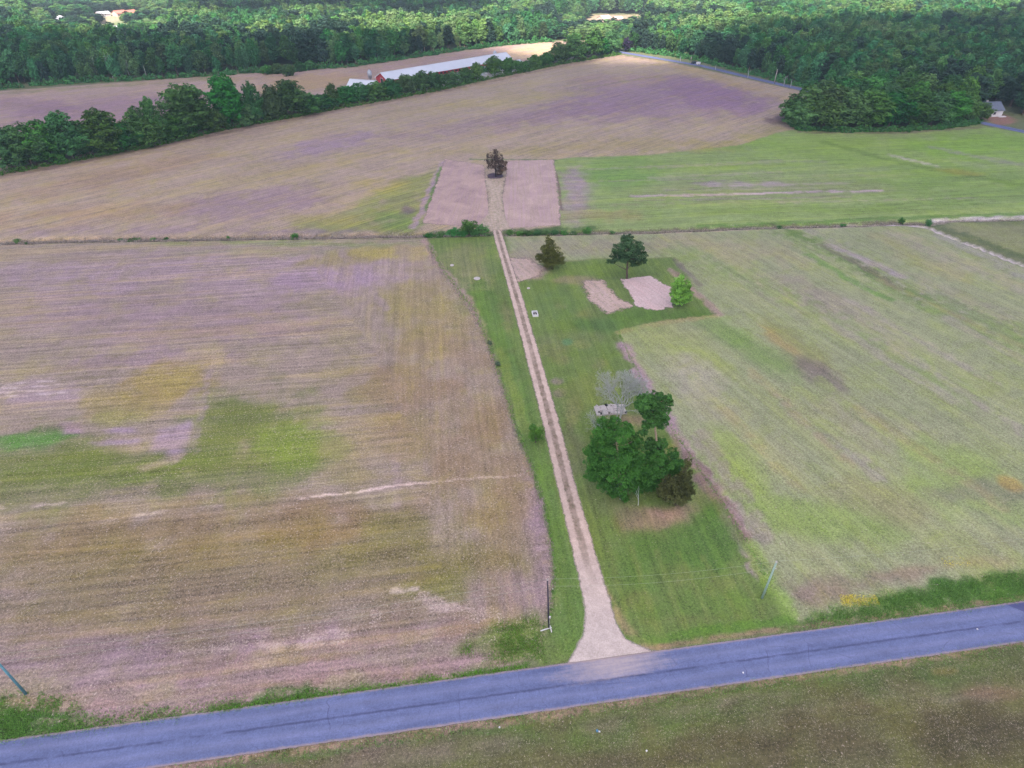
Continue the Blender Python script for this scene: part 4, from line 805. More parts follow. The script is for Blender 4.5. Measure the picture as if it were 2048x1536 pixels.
# grove of trees on the right
GR = [(1588, 248, 193, 60), (1618, 258, 180, 84), (1655, 262, 168, 80), (1600, 262, 208, 70), (1650, 266, 196, 80), (1695, 264, 176, 84), (1740, 263, 180, 84), (1785, 262, 186, 80), (1828, 260, 184, 80), (1870, 258, 190, 78), (1905, 254, 186, 70), (1935, 248, 200, 60), (1966, 245, 207, 40),
      (1640, 240, 142, 74), (1690, 238, 136, 76), (1740, 234, 125, 84), (1790, 232, 120, 86), (1845, 230, 140, 80), (1890, 232, 150, 70), (1925, 236, 152, 54), (1880, 246, 168, 60), (1825, 246, 158, 66), (1770, 248, 154, 70), (1715, 250, 158, 70), (1665, 250, 156, 66), (1765, 222, 124, 80), (1700, 222, 138, 70), (1815, 220, 140, 70)]
for i, (u, v, vt, wp) in enumerate(GR):
    x, y = [float(q) for q in g(u, v-3)]; h = hgt(u, v-3, vt); w = wp/px_scale(x, y, h*.5)
    lab = {1588: 'leftmost tree of the grove, touching the brown field', 1600: 'low spreading tree at the front left corner of the grove', 1925: 'pointed tree of the grove nearest the white house', 1966: 'small shrubby tree right in front of the white house', 1905: 'front tree of the grove left of the white house'}.get(u, f'{ORD[i-5]} dense green tree after the corner tree in the front row of the grove' if 4 < i < 10 else 'dense green tree in the front row of the grove' if i < 13 else 'tall green tree in the middle of the grove')
    place(P_grove[(i*5+2) % 9], 'grove_tree', x, y+w*.25, w*1.0, min(h, 18), lab, 'tree', 'front row of the grove' if i < 13 else 'tall trees in the middle of the grove')
gf = gp([(1575, 245), (1600, 262), (1700, 266), (1800, 265), (1900, 258), (1965, 248)]); L_ = np.concatenate([[0], np.cumsum(np.linalg.norm(np.diff(gf, axis=0), axis=1))]); bl = []
for s in np.arange(0, L_[-1], 1.6): q = random.uniform(1., 2.0); bl.append((np.interp(s, L_, gf[:, 0]), np.interp(s, L_, gf[:, 1])+random.uniform(.5, 3), q*.6, q*1.3, q, q))
tag(link(bpy.data.objects.new('undergrowth', leaf_cloud('undergrowth', bl, 14000, .4, M_leaf, 79))), kind='stuff', label='dark undergrowth along the foot of the grove')

# ------------------------------------------------------------------ single trees near the driveway
def hero(name, label, base, blobs, n, size, mat, trunk, mat_t, cat='tree', depth=1., parts=None, seed=1, **k):
    """blobs: (u, v, r_px, back metres): lobes given where they are seen, at the tree's own depth"""
    x, y = [float(q) for q in g(*base)]; z0 = ground_z(x, y); e = empty(name, (x, y, z0), label, cat); O = Vector((x, y, z0)); L = []
    for b in blobs:
        p = upright(b[0], b[1], y+b[3]) ; r = b[2]/px_scale(p.x, p.y, p.z); q = p-O; fl = b[4] if len(b) > 4 else .85
        L.append((q.x, q.y, max(q.z, r*.3), r, r*depth, r*fl))
    c = link(bpy.data.objects.new("crown", leaf_cloud("crown", L, n, size, mat, seed, **k)), e)
    m = MB(); R = random.Random(seed); tp = [Vector((0, 0, -.2))]+[upright(u, v, y+bk)-O for (u, v, bk) in trunk[1]]; r0 = trunk[0]
    m.tube(tp, [r0*(1-.75*i/(len(tp)-1)) for i in range(len(tp))], 9)
    for l in L[:trunk[2]]:
        t = min(tp[1:], key=lambda q: (q-Vector(l[:3])).length+max(0, q.z-l[2])*2); m.tube(limb_pts(t, l[:3], .35, R, 5), [r0*.42, r0*.32, r0*.24, r0*.15, r0*.06], 6)
    m.build('trunk', mat_t, e, True); return e, L, O
hero('pine_tree', 'lone pine with a rounded dark crown and bare grey trunk beside the bare soil square', (1254, 557), [(1256, 486, 17, 0, .7), (1238, 496, 15, -1, .7), (1274, 494, 15, .5, .7), (1258, 505, 20, -1.5, .6), (1232, 512, 14, .5, .6), (1280, 510, 15, -.5, .6), (1244, 518, 15, -1.5, .5), (1270, 522, 14, 1, .5), (1222, 523, 9, 0, .4), (1286, 522, 9, 0, .5), (1255, 477, 12, 1, .7), (1258, 512, 16, 2, .6), (1268, 530, 8, -1, .4)],
     17000, .24, M_leaf_pine, (.34, [(1254, 540, 0), (1256, 520, 0), (1257, 500, 0), (1256, 482, 0)], 10), M_bark, seed=31, shell=.7, up=.2, nc=22, spread=.16)
hero('cedar_tree', 'olive brown ragged cedar left of the pine', (1104, 538), [(1098, 478, 6, 0, 1.4), (1100, 488, 11, 0), (1092, 498, 12, 0), (1108, 500, 13, 0), (1098, 510, 18, 0), (1086, 516, 14, 0), (1116, 516, 14, 0), (1104, 526, 17, -.5, .6), (1122, 522, 9, 0), (1078, 514, 8, 0), (1100, 518, 18, 1.)],
     13000, .22, M_leaf_cedar, (.25, [(1102, 520, 0), (1100, 495, 0)], 5), M_bark, seed=32, shell=.75, droop=-.5, up=.1, nc=30, spread=.12)
hero('lime_green_tree', 'bright lime green bushy tree at the right end of the bare soil square', (1361, 612), [(1360, 560, 11, 0, 1.), (1352, 572, 12, 0), (1370, 570, 12, 0), (1361, 585, 20, 0, .7), (1349, 590, 10, 0), (1376, 588, 11, 0), (1356, 602, 13, -.3, .5), (1370, 600, 12, 0, .5), (1364, 580, 14, 1)],
     10000, .22, M_leaf_lime, (.16, [(1361, 600, 0), (1361, 580, 0)], 5), M_bark, seed=33, shell=.6, nc=20, spread=.17)
hero('oak_tree', 'largest dark green leafy tree in the clump beside the driveway', (1243, 985), [(1212, 856, 24, 0), (1240, 868, 28, 0), (1206, 885, 26, 1), (1232, 905, 36, 0), (1192, 905, 18, 0), (1266, 882, 20, 1), (1272, 905, 22, 0), (1200, 935, 28, 0), (1240, 940, 36, -1), (1276, 935, 20, 0), (1192, 950, 18, 0), (1212, 965, 20, -1), (1250, 972, 22, -1.5), (1262, 955, 22, 0), (1220, 915, 36, 3), (1250, 995, 10, -2), (1281, 958, 15, 0), (1228, 845, 14, 0), (1185, 925, 18, 0), (1182, 948, 15, 1), (1262, 930, 30, 1), (1280, 975, 16, 0), (1290, 950, 15, 1), (1228, 985, 16, 0), (1205, 868, 22, 0), (1256, 858, 14, 1), (1178, 900, 12, 1)],
     60000, .20, M_leaf_oak, (.42, [(1240, 955, 0), (1236, 925, 0), (1234, 890, 0), (1228, 860, 0)], 14), M_bark_pale, seed=34, shell=.62, nc=22, spread=.16)
hero('tall_tree', 'tall tree with a bare pale trunk and high dark crown, right of the dead tree', (1318, 955), [(1288, 805, 18, 0), (1312, 800, 20, 0), (1330, 806, 15, 0), (1296, 822, 18, 0), (1324, 826, 18, 0), (1308, 838, 18, 0), (1296, 795, 12, 1), (1338, 795, 8, 0), (1292, 850, 10, 0), (1325, 848, 12, 0), (1300, 888, 14, 0), (1322, 886, 13, 0), (1312, 896, 17, 0), (1286, 865, 9, 1), (1281, 812, 11, 0)],
     22000, .20, M_leaf_oak, (.30, [(1318, 925, 0), (1314, 895, 0), (1312, 870, 0), (1309, 850, 0), (1306, 825, 0), (1308, 805, 0)], 13), M_bark_pale, seed=35, shell=.66, nc=22, spread=.16)
hero('leafy_tree', 'dark green rounded tree behind the second cedar in the driveway clump', (1326, 985), [(1318, 915, 17, 0), (1342, 925, 21, 0), (1318, 940, 22, 0), (1350, 942, 15, 0), (1302, 935, 15, 0), (1322, 960, 22, 0), (1303, 960, 14, 0), (1335, 950, 20, 2), (1300, 915, 14, 1), (1345, 905, 12, 0), (1300, 985, 14, 1), (1360, 930, 12, 0), (1330, 975, 20, 1)],
     26000, .20, M_leaf_oak, (.28, [(1324, 960, 0), (1324, 935, 0)], 7), M_bark, seed=36, nc=22, spread=.16)
hero('cedar_tree', 'olive brown wide cedar at the near end of the driveway clump', (1349, 1010), [(1376, 925, 8, 0, 1.6), (1372, 945, 12, 0, 1.1), (1366, 960, 18, 0), (1340, 966, 16, 0), (1352, 975, 24, 0), (1328, 980, 15, 0), (1374, 978, 15, 0), (1348, 992, 24, -1, .55), (1330, 992, 13, 0, .6), (1370, 992, 14, 0, .6), (1384, 984, 7, 0), (1352, 970, 22, 1.5)],
     19000, .20, M_leaf_cedar, (.28, [(1352, 980, 0), (1366, 945, 0)], 5), M_bark, seed=37, shell=.72, droop=-.5, up=.1, nc=30, spread=.12)
e, L, O = hero('scorched_tree', 'small scorched dark brown tree between the two tilled plots', (992, 354), [(984, 310, 10, 0), (996, 309, 9, 0), (978, 320, 9, 0), (990, 320, 12, 0), (1001, 320, 9, 0), (984, 331, 10, 0), (998, 332, 9, 0), (990, 325, 12, 1.5), (990, 304, 6, 0)],
     3600, .26, M_leaf_burnt, (.30, [(991, 340, 0), (990, 322, 0), (990, 305, 0)], 9), M_bark_black, seed=38, shell=.5)
Lr = []
for b in [(1006, 327, 8, .5), (1004, 338, 9, .5), (998, 344, 7, .8)]:
    p = upright(b[0], b[1], O.y+b[3]); r = b[2]/px_scale(p.x, p.y, p.z); q = p-O; Lr.append((q.x, q.y, max(q.z, r), r, r, r*.9))
tag(link(bpy.data.objects.new("dead_foliage", leaf_cloud("dead_foliage", Lr, 2200, .26, M_leaf_rust, 39)), e), 'rusty brown lower foliage')
sheet('ash_ring', gp([(974, 350), (985, 346), (1003, 348), (1007, 353), (995, 358), (978, 357)]), dirt_material("ash", (110, 92, 108), (92, 80, 98), D_drive, .2, .5), z=.10, label='dark ring of ash around the foot of the scorched tree')
# dead grey tree over the slab
x, y = [float(q) for q in g(1237, 842)]; e = empty('dead_tree', (x, y, 0), 'leafless pale grey tree with fine branches standing over the white slab', 'dead tree')
R = random.Random(12); hd = hgt(1237, 842, 755); m = MB(); b = MB()
for q in range(3):
    dv = [(-.10, .05, 1), (.16, -.1, 1), (.02, .2, 1)][q]; m.tube(limb_pts((q*.25-.25, 0, -.1), Vector(dv)*hd*.36+Vector((q*.25-.25, 0, 0)), .15, R, 5), [.17, .15, .13, .12, .10], 7)
    [branch_mb(b, Vector(dv)*hd*.36+Vector((q*.25-.25, 0, 0)), (dv[0]*2.4-.05+w_*.5, dv[1]-w_*.3, 1), hd*.22, .12, 6, R, .62, 5, .05) for w_ in (-1, 0, 1)]
for q in range(5): branch_mb(b, (R.uniform(-.3, .3), 0, hd*R.uniform(.16, .32)), (R.uniform(-1.6, 1.2), R.uniform(-1, 1), .8), hd*.22, .07, 4, R, .6, 5, .02)
m.build('trunk', M_bark_dead, e, True); b.build('branches', M_bark_dead, e)
x2, y2 = [float(q) for q in g(1196, 868)]
e = empty('dead_tree', (x2, y2, 0), 'small leafless grey tree behind the oak at the left end of the white slab', 'dead tree'); b = MB(); m = MB(); m.tube([(0, 0, -.1), (-.2, 0, 1.4), (-.1, .1, 2.6)], [.12, .1, .08], 7)
for q in range(6): branch_mb(b, (-.15, .05, 1.2+.25*q), (R.uniform(-1.3, .7), R.uniform(-1, 1), 1.), 1.5, .06, 4, R, .6, 4, .05)
m.build('trunk', M_bark_dead, e, True); b.build('branches', M_bark_dead, e)
Lg = [(-.2, 0, 2.6, 1.3, 1.3, 1.1), (.6, 0, 2.0, 1.2, 1.2, 1.0)]; link(bpy.data.objects.new('sparse_foliage', leaf_cloud('sparse_foliage', Lg, 900, .18, M_leaf_grey, 40)), e)

def bush_at(u, v, wp, hp, label, grp=None, pr=None, cat='shrub', name='shrub'):
    x, y = [float(q) for q in g(u, v)]; s = px_scale(x, y); w = wp/s; h = hgt(u, v, v-hp); return place(pr or random.choice(P_bush), name, x, y+w*.2, w, max(h, .5), label, cat, grp)
bush_at(1071, 890, 36, 34, 'round dark green bush in the grass left of the driveway'); bush_at(1066, 864, 16, 14, 'small bush just behind the round bush left of the driveway')
bush_at(936, 470, 40, 32, 'tallest rounded green bush at the ditch left of the driveway'); bush_at(964, 472, 32, 22, 'leafy green bush at the ditch right beside the driveway'); bush_at(950, 473, 24, 14, 'low green bush between the two bigger ones at the ditch')
for u, v, w_, h_ in [(905, 472, 34, 14), (880, 473, 30, 9), (858, 474, 24, 6), (925, 474, 30, 9)]: bush_at(u, v, w_, h_, 'low green bramble on the ditch bank left of the driveway', 'brambles on the ditch bank left of the driveway')
bush_at(1020, 469, 17, 12, 'bright green bush at the ditch just right of the driveway'); bush_at(1175, 467, 20, 14, 'yellow green bush at the ditch above the cedar', pr=P_bush[1]); bush_at(588, 475, 18, 14, 'lone round green bush at the ditch in the left half')
for u, v, w_, h_ in [(1038, 470, 22, 10), (1056, 470, 22, 10), (1074, 470, 24, 9), (1092, 469, 22, 9), (1110, 469, 22, 9), (1128, 468, 22, 9), (1148, 468, 22, 7)]: bush_at(u, v, w_, h_, 'dark low hedge bush along the ditch right of the driveway', 'low bushes along the ditch right of the driveway')
for u, v, w_, h_ in [(1225, 466, 14, 5), (1560, 454, 14, 6), (1688, 450, 14, 6)]: bush_at(u, v, w_, h_, 'tiny weed clump on the bank of the right ditch', 'weed clumps on the right ditch')
bush_at(1803, 447, 14, 14, 'left one of two wispy green shrubs at the stream bend', pr=P_bush[2]); bush_at(1857, 452, 16, 14, 'right one of two wispy green shrubs at the stream bend', pr=P_bush[2])
for u, v, w_, h_ in [(34, 486, 14, 9), (52, 489, 8, 4), (264, 480, 28, 7), (304, 479, 18, 8), (330, 478, 14, 8), (455, 474, 8, 6), (240, 479, 20, 5)]: bush_at(u, v, w_, h_, 'small dark shrub in the left part of the ditch', 'shrubs in the left part of the ditch')
bush_at(996, 733, 14, 8, 'small weedy shrub at the field edge left of the driveway', pr=P_weed[0]); bush_at(980, 690, 12, 7, 'weed clump at the field edge farther up the driveway', pr=P_weed[1])
x, y = [float(q) for q in g(1252, 104)]; place(proto(300, 6, 8, .5, 10, 2500, .5, M_leaf_plum), 'plum_tree', x, y+2, 22/px_scale(x, y), hgt(1252, 104, 76), 'dark purple leaved tree at the far end of the narrow road', 'tree')
M_reed = leaf_material("dry_reeds", (.30, .245, .25), .1, .01, .2)
def tufts(name, P, n, size, mat, label, seed, w=None, h=1.6, region_px=None):
    """upright blades; P a polyline with half width w, or an outline"""
    r = np.random.default_rng(seed); Q = gp(P)
    if w:
        L = np.concatenate([[0], np.cumsum(np.linalg.norm(np.diff(Q, axis=0), axis=1))]); s = r.uniform(0, L[-1], n); o = r.normal(0, w, n); x = np.interp(s, L, Q[:, 0])+o*.5; y = np.interp(s, L, Q[:, 1])+o
    else:
        x = r.uniform(Q[:, 0].min(), Q[:, 0].max(), n*4); y = r.uniform(Q[:, 1].min(), Q[:, 1].max(), n*4); s = sdf_poly(x, y, Q); kp = (s+r.normal(0, .6, len(s)) > 0) & (fbm(x/2.5, y/2.5, seed, 3) > r.uniform(.25, .6, len(s))); x, y = x[kp][:n], y[kp][:n]
    n = len(x); i = np.clip(np.searchsorted(ys, y)-1, 0, ny-2); j = np.clip(np.searchsorted(xs, x)-1, 0, nx-2); z = zz[i*nx+j]
    B = 4; x = np.repeat(x, B)+r.normal(0, size*.5, n*B); y = np.repeat(y, B)+r.normal(0, size*.5, n*B); z = np.repeat(z, B); a = r.uniform(0, 6.28, n*B); hgt_ = size*h*r.uniform(.5, 1.2, n*B); ln = r.normal(0, .45, (n*B, 2))*hgt_[:, None]; ww_ = size*.16
    V = np.stack([np.stack([x-np.cos(a)*ww_, y-np.sin(a)*ww_, z], 1), np.stack([x+np.cos(a)*ww_, y+np.sin(a)*ww_, z], 1), np.stack([x+ln[:, 0], y+ln[:, 1], z+hgt_], 1)], 1).reshape(-1, 3)
    me = mesh_np(name, V, np.arange(n*B*3).reshape(-1, 3), mat); attr_f(me, "shade", np.repeat(r.random(n*B), 3)); return tag(link(bpy.data.objects.new(name, me)), label, kind='stuff')
M_grass = leaf_material("verge_grass_blades", (.12, .24, .045), .05, .0, .3); M_grass_dark = leaf_material("rank_grass_blades", (.12, .26, .042), .05, .0, .3)
M_flower = leaf_material("yellow_flowers", (.62, .50, .03), .05, .0, .2); M_straw = leaf_material("straw", (.40, .34, .30), .05, .0, .1)
tufts('reeds', DITCH[2:], 6500, .42, M_reed, 'dry pale reeds standing along the left ditch', 51, w=.9); tufts('reeds', DITCH2, 4200, .34, M_reed, 'dry reeds standing along the right ditch', 52, w=.7)
tufts('roadside_grass', [(1560, 1258), (1620, 1238), (1700, 1215), (1800, 1190), (1900, 1172), (2080, 1138), (2080, 1192), (1800, 1231)], 8000, .19, M_grass_dark, 'rank green grass on the verge right of the leaning pole', 53)
tufts('roadside_grass', [(-40, 1400), (50, 1388), (150, 1408), (158, 1428), (100, 1448), (260, 1430), (420, 1410), (660, 1376), (650, 1388), (250, 1448), (-40, 1490)], 4500, .20, M_grass_dark, 'rank green grass on the verge in the lower left corner', 54)
tufts('roadside_grass', [(960, 1262), (1060, 1228), (1090, 1255), (1085, 1310), (1000, 1328), (920, 1306)], 1800, .16, M_grass, 'green weeds around the foot of the dark pole', 55)
EDGE = [(858, 490), (880, 530), (910, 572), (948, 620), (978, 690), (1002, 755), (1022, 825), (1044, 885), (1070, 955), (1091, 1025), (1104, 1090), (1108, 1160), (1101, 1235)]
tufts('weeds', EDGE, 1500, .20, M_grass_dark, 'ragged weeds along the edge between the left field and the lawn', 61, w=.5); tufts('dry_grass', [(u-5, v) for u, v in EDGE], 1800, .20, M_reed, 'dry grass along the edge of the left field', 62, w=.7)
tufts('weeds', [(1236, 664), (1292, 778), (1338, 848), (1394, 930), (1446, 1006), (1498, 1092), (1530, 1150)], 700, .18, M_grass_dark, 'sparse weeds along the edge between the lawn and the right field', 63, w=.4)
tufts('weeds', [(420, 1422), (760, 1374), (1060, 1330)], 900, .20, M_grass_dark, 'weeds along the far edge of the road', 64, w=.35); tufts('weeds', [(330, 1546), (700, 1492), (1060, 1438), (1500, 1370), (2048, 1290)], 1600, .18, M_grass_dark, 'weeds along the near edge of the road', 65, w=.5)
tufts('yellow_flowers', [(1686, 1196), (1716, 1189), (1752, 1193), (1756, 1203), (1720, 1212), (1684, 1208)], 480, .16, M_flower, 'patch of bright yellow wildflowers on the verge', 56, h=1.5)
tufts('yellow_flowers', [(1880, 1120), (1930, 1112), (1940, 1124), (1890, 1134)], 60, .14, M_flower, 'faint scatter of yellow flowers in the right field', 57, h=1.2)
tufts('stubble', [(250, 1560), (1024, 1446), (2060, 1292), (2060, 1560)], 12000, .09, M_straw, 'straw stubble on the near side of the road', 58, h=1.1)
tufts('stubble', [(0, 1130), (500, 1090), (1090, 1040), (1100, 1220), (950, 1310), (250, 1425), (-60, 1400)], 30000, .10, M_straw, 'straw stubble in the near half of the left field', 59, h=1.0)

# ------------------------------------------------------------------ barns, silos, sheds
def frame(a_px, b_px):
    p = gp([a_px, b_px]); d = p[1]-p[0]; return p[0], math.atan2(d[1], d[0]), float(np.linalg.norm(d))
def gable_building(name, label, origin, ang, L, W, hw, hr, mats, cat='building', ends=None, over=.5, panels=0):
    """origin: near front corner; length runs along local x, width along local +y"""
    wall, roof = mats; e = empty(name, (origin[0], origin[1], 0), label, cat, None, ang)
    m = MB(); T = .15
    m.add([(0, 0, 0), (L, 0, 0), (L, W, 0), (0, W, 0), (0, 0, hw), (L, 0, hw), (L, W, hw), (0, W, hw), (0, W/2, hr), (L, W/2, hr)], [(0, 1, 5, 4), (2, 3, 7, 6), (3, 0, 4, 8, 7), (1, 2, 6, 9, 5), (3, 2, 1, 0)]); m.build('wall', wall, e)
    sl = (hr-hw)/(W/2); y0 = -over; z0 = hw-over*sl
    npn = max(1, int(panels))
    if npn == 1:
        for sgn in (0, 1):
            ya, yb = (y0, W/2) if sgn == 0 else (W+over, W/2); r = MB(); r.add([(-over, ya, z0+.06), (L+over, ya, z0+.06), (L+over, yb, hr+.06), (-over, yb, hr+.06), (-over, ya, z0+.18), (L+over, ya, z0+.18), (L+over, yb, hr+.18), (-over, yb, hr+.18)], [(0, 1, 2, 3), (4, 7, 6, 5), (0, 4, 5, 1), (1, 5, 6, 2), (2, 6, 7, 3), (3, 7, 4, 0)]); r.build('roof_slope', roof, e)
    else:
        Lp = (L+2*over)/npn
        for sgn in (0, 1):
            ya, yb = (y0, W/2) if sgn == 0 else (W+over, W/2)
            for k in range(npn):
                xa, xb = -over+k*Lp+.02, -over+(k+1)*Lp-.02; dz = .02*(k % 2); r = MB()
                r.add([(xa, ya, z0+.06+dz), (xb, ya, z0+.06+dz), (xb, yb, hr+.06+dz), (xa, yb, hr+.06+dz), (xa, ya, z0+.18+dz), (xb, ya, z0+.18+dz), (xb, yb, hr+.18+dz), (xa, yb, hr+.18+dz)], [(0, 1, 2, 3), (4, 7, 6, 5), (0, 4, 5, 1), (1, 5, 6, 2), (2, 6, 7, 3), (3, 7, 4, 0)]); r.build('roof_panel', roof, e)
    rc_ = MB(); rc_.box(-over, L+over, W/2-.25, W/2+.25, hr+.16, hr+.26); rc_.build('ridge_cap', roof, e); return e
# long red poultry house: front-left corner, front-right corner on the ground
oA, aA, LA = frame((776, 171), (1024, 127))
barn = gable_building('long_barn', 'very long barn with a red gable end and a white metal roof behind the hedgerow', oA, aA, LA, 13, 3.0, 6.2, (M_red, M_roof), 'barn', panels=14)
MB().box(-.06, 0, 5.2, 7.8, .2, 2.9).build('door', M_dark, barn); f = MB().box(-.10, -.061, 5.0, 5.2, .1, 3.1).box(-.10, -.061, 7.8, 8.0, .1, 3.1).box(-.10, -.061, 5.0, 8.0, 3.1, 3.3).build('door_frame', M_white, barn)
MB().box(-.06, 0, 1.4, 2.3, .1, 2.3).build('side_door', M_white, barn)
for k in range(18): MB().box(3+k*3.1, 5+k*3.1, -.06, 0, 1.2, 2.3).build('window', M_dark, barn)
for s_ in (0, 1):
    r = MB(); ya, yb = (-.5, 6.5) if s_ == 0 else (13.5, 6.5); r.add([(-.62, ya, 2.55), (-.62, yb, 6.05), (-.62, yb, 6.4), (-.62, ya, 2.9), (-.5, ya, 2.55), (-.5, yb, 6.05), (-.5, yb, 6.4), (-.5, ya, 2.9)], [(0, 1, 2, 3), (7, 6, 5, 4), (0, 3, 7, 4), (1, 5, 6, 2), (3, 2, 6, 7), (0, 4, 5, 1)]); r.build('gable_trim', M_white, barn)
oB, aB, LB_ = frame((872, 178), (1052, 139))
gable_building('long_barn', 'second long white roofed barn, mostly hidden between the hedgerow and the red one', oB, aB, LB_, 12, 2.6, 5.2, (M_white, M_roof), 'barn', panels=10)
oC, aC, LC = frame((696, 181), (748, 185))
shed = gable_building('shed', 'small white roofed shed in front of the red gable end', oC, aC, max(LC, 14), 9, 2.6, 5.4, (M_white, M_roof), 'shed', panels=4)
MB().box(4, 7, -.05, 0, .1, 2.2).build('door', M_dark, shed)
def feed_bin(u, v, vt, label):
    x, y = [float(q) for q in g(u, v)]; h = hgt(u, v, vt); r = h*.19; e = empty('feed_bin', (x, y, 0), label, 'silo', 'white feed bins')
    n = 20
    m = MB(); m.tube([(0, 0, h*.34), (0, 0, h*.84)], r, n); m.build('tank', M_galv, e, True)
    MB().tube([(0, 0, h*.841), (0, 0, h*.96), (0, 0, h)], [r*1.03, r*.35, r*.2], n).build('cone_top', M_galv, e)
    MB().tube([(0, 0, h*.339), (0, 0, h*.12)], [r, r*.22], n).build('hopper', M_galv, e)
    for k in range(4): a = k*math.pi/2+.7; MB().box(r*math.cos(a)-.07, r*math.cos(a)+.07, r*math.sin(a)-.07, r*math.sin(a)+.07, 0, h*.42).build('leg', M_galv, e)
    for z in (.45, .56, .67, .78): MB().tube([(0, 0, h*z-.03), (0, 0, h*z+.03)], r*1.03, n).build('band', M_galv, e)
feed_bin(741, 162, 139, 'white feed bin behind the shed, left of the red gable end'); feed_bin(990, 121, 101, 'white feed bin behind the far end of the long barn roof')
# white house on the right
oH, aH, LH = frame((1962, 235), (1996, 232))
house = gable_building('house', 'white house with a grey gable roof half hidden by the grove', oH, aH-.1, 12, 9, 3.2, 6.2, (M_white, M_roof_grey), 'house')
MB().box(12, 12.06, 4.0, 4.9, .2, 2.3).build('door', M_dark, house); MB().box(12, 12.06, 1.6, 2.5, 1.2, 2.3).build('window', M_glass, house)
for k in range(2): MB().box(2+k*4.5, 3.4+k*4.5, -.06, 0, 1.1, 2.3).build('window', M_glass, house)
MB().box(5, 5.7, 5.4, 6.1, 5.4, 6.9).build('chimney', M_concrete, house); MB().box(9.5, 13.5, -1.6, -.07, 0, .35).build('step', M_white, house)
# far buildings
FB = [(190, 72, 242, 66, 12, 5, 'white', 'long white flat roofed building in the far town, nearest of the group'), (180, 50, 214, 46, 12, 4, 'pale', 'low pale roofed building at the left of the far town'), (236, 34, 256, 32, 12, 5, 'salmon', 'salmon roofed house in the middle of the far town'), (262, 33, 278, 31, 12, 5, 'salmon', 'smaller salmon roofed house at the right of the far town'), (150, 42, 162, 44, 10, 4, 'white', 'small white roofed house at the left edge of the far town'), (112, 44, 124, 48, 10, 5, 'white', 'narrow white roofed house among trees left of the far town'), (200, 34, 222, 32, 10, 4, 'white', 'white roofed house behind the long pale one in the far town'),
      (1206, 47, 1222, 45, 9, 6, 'pale', 'left one of two cream buildings on the far pale field'), (1232, 46, 1246, 45, 8, 5, 'pale', 'right one of two cream buildings on the far pale field')]
M_pale = simple("cream_siding", (236, 214, 200), .8, .06)
for (u0, v0, u1, v1, W_, h_, mt, lab) in FB:
    o_, a_, L_ = frame((u0, v0), (u1, v1)); hb = gable_building('far_building', lab, o_, a_, max(L_, 7), W_, h_*.62, h_, ({'white': M_white, 'pale': M_pale, 'salmon': M_pale}[mt], {'white': M_white, 'pale': M_pale, 'salmon': M_salmon}[mt]), 'building')
    for k in range(3): MB().box(1+k*2, 2+k*2, -.06, 0, 1., 2.2).build('window', M_glass, hb)

# ------------------------------------------------------------------ utility poles and wires
def pole(u, v, ut, vt, h, mat, label, name='utility_pole', arm=False, r=.16):
    x, y = [float(q) for q in g(u, v)]; z = ground_z(x, y); e = empty(name, (x, y, z), label, 'utility pole')
    top = upright(ut, vt, y) if h is None else Vector((x, y, z+h)); tp = top-Vector((x, y, z))
    MB().tube([(0, 0, -.3), tuple(tp*.5), tuple(tp)], [r, r*.85, r*.68], 12).build('post', mat, e, True)
    MB().tube([tuple(tp-Vector((0, 0, .04))), tuple(tp+Vector((0, 0, .05)))], r*.78, 12).build('cap', M_concrete, e)
    MB().tube([tuple(tp+Vector((0, 0, .052))), tuple(tp+Vector((0, 0, .28)))], [.06, .035], 8).build('insulator', M_ins, e)
    MB().box(r*.7, r*.7+.12, -.06, .06, tp.z*.82, tp.z*.82+.16).build('bracket', M_ins, e)
    return e, Vector((x, y, z))+tp
p1, t1 = pole(1098, 1256, 1095, 1160, None, M_pole_dark, 'dark slim utility pole left of the driveway mouth', r=.14)
p2, t2 = pole(1524, 1196, 1553, 1124, None, M_pole_green, 'pale green grey utility pole leaning right beside the lawn corner', r=.19)
p3, t3 = pole(52, 1388, -16, 1312, None, M_pole_blue, 'blue grey utility pole cut by the left edge of the photo', r=.18)
p4, t4 = pole(1548, 168, 1555, 139, None, M_pole_pale, 'pale pole beside the narrow road against the right wood', r=.26)
p5, t5 = pole(1381, 127, 1383, 113, None, M_pole_pale, 'small distant pole by the driveway of the far narrow road', r=.2)
x1, y1 = p1.location.x, p1.location.y
for k, hz in enumerate((1.6, 1.9, 2.2, 2.5)): MB().box(-.03, .03, -.20, -.165, hz-.04, hz+.05).build('marker', M_white, p1)
MB().box(-.13, .13, -.30, -.17, 3.1, 3.5).build('meter_box', M_white, p1)
t6 = t2+(t2-t1)*1.15; 
def wire(a, b, sag, label, r=.009):
    m = MB(); n = 24; m.tube([tuple(a.lerp(b, i/n)-Vector((0, 0, sag*4*(i/n)*(1-i/n)))) for i in range(n+1)], r, 5); tag(m.build('power_line', M_wire), label, 'cable')
off = Vector((0, 0, .27)); lowr = Vector((.1, 0, -1.4))
# the pole to the right of the frame carries the line on
pr_ = t2+(t2-t1)*2.3; xr, yr = pr_.x, pr_.y; e = empty('utility_pole', (xr, yr, 0), 'next utility pole of the line, beyond the right edge of the photo', 'utility pole'); MB().tube([(0, 0, -.3), (0, 0, t2.z)], [.17, .12], 10).build('post', M_pole_green, e, True); pr_ = Vector((xr, yr, t2.z))
wire(t1+off, t2+off, 1.1, 'upper thin wire from the dark pole to the green grey pole'); wire(t1+lowr, t2+lowr, 1.3, 'lower thin wire from the dark pole to the green grey pole')
wire(t3+off, t1+off, 1.0, 'upper thin wire from the blue grey pole to the dark pole'); wire(t3+lowr, t1+lowr, 1.2, 'lower thin wire from the blue grey pole to the dark pole')
wire(t2+off, pr_+off*0, 2.6, 'thin wire running right from the green grey pole')

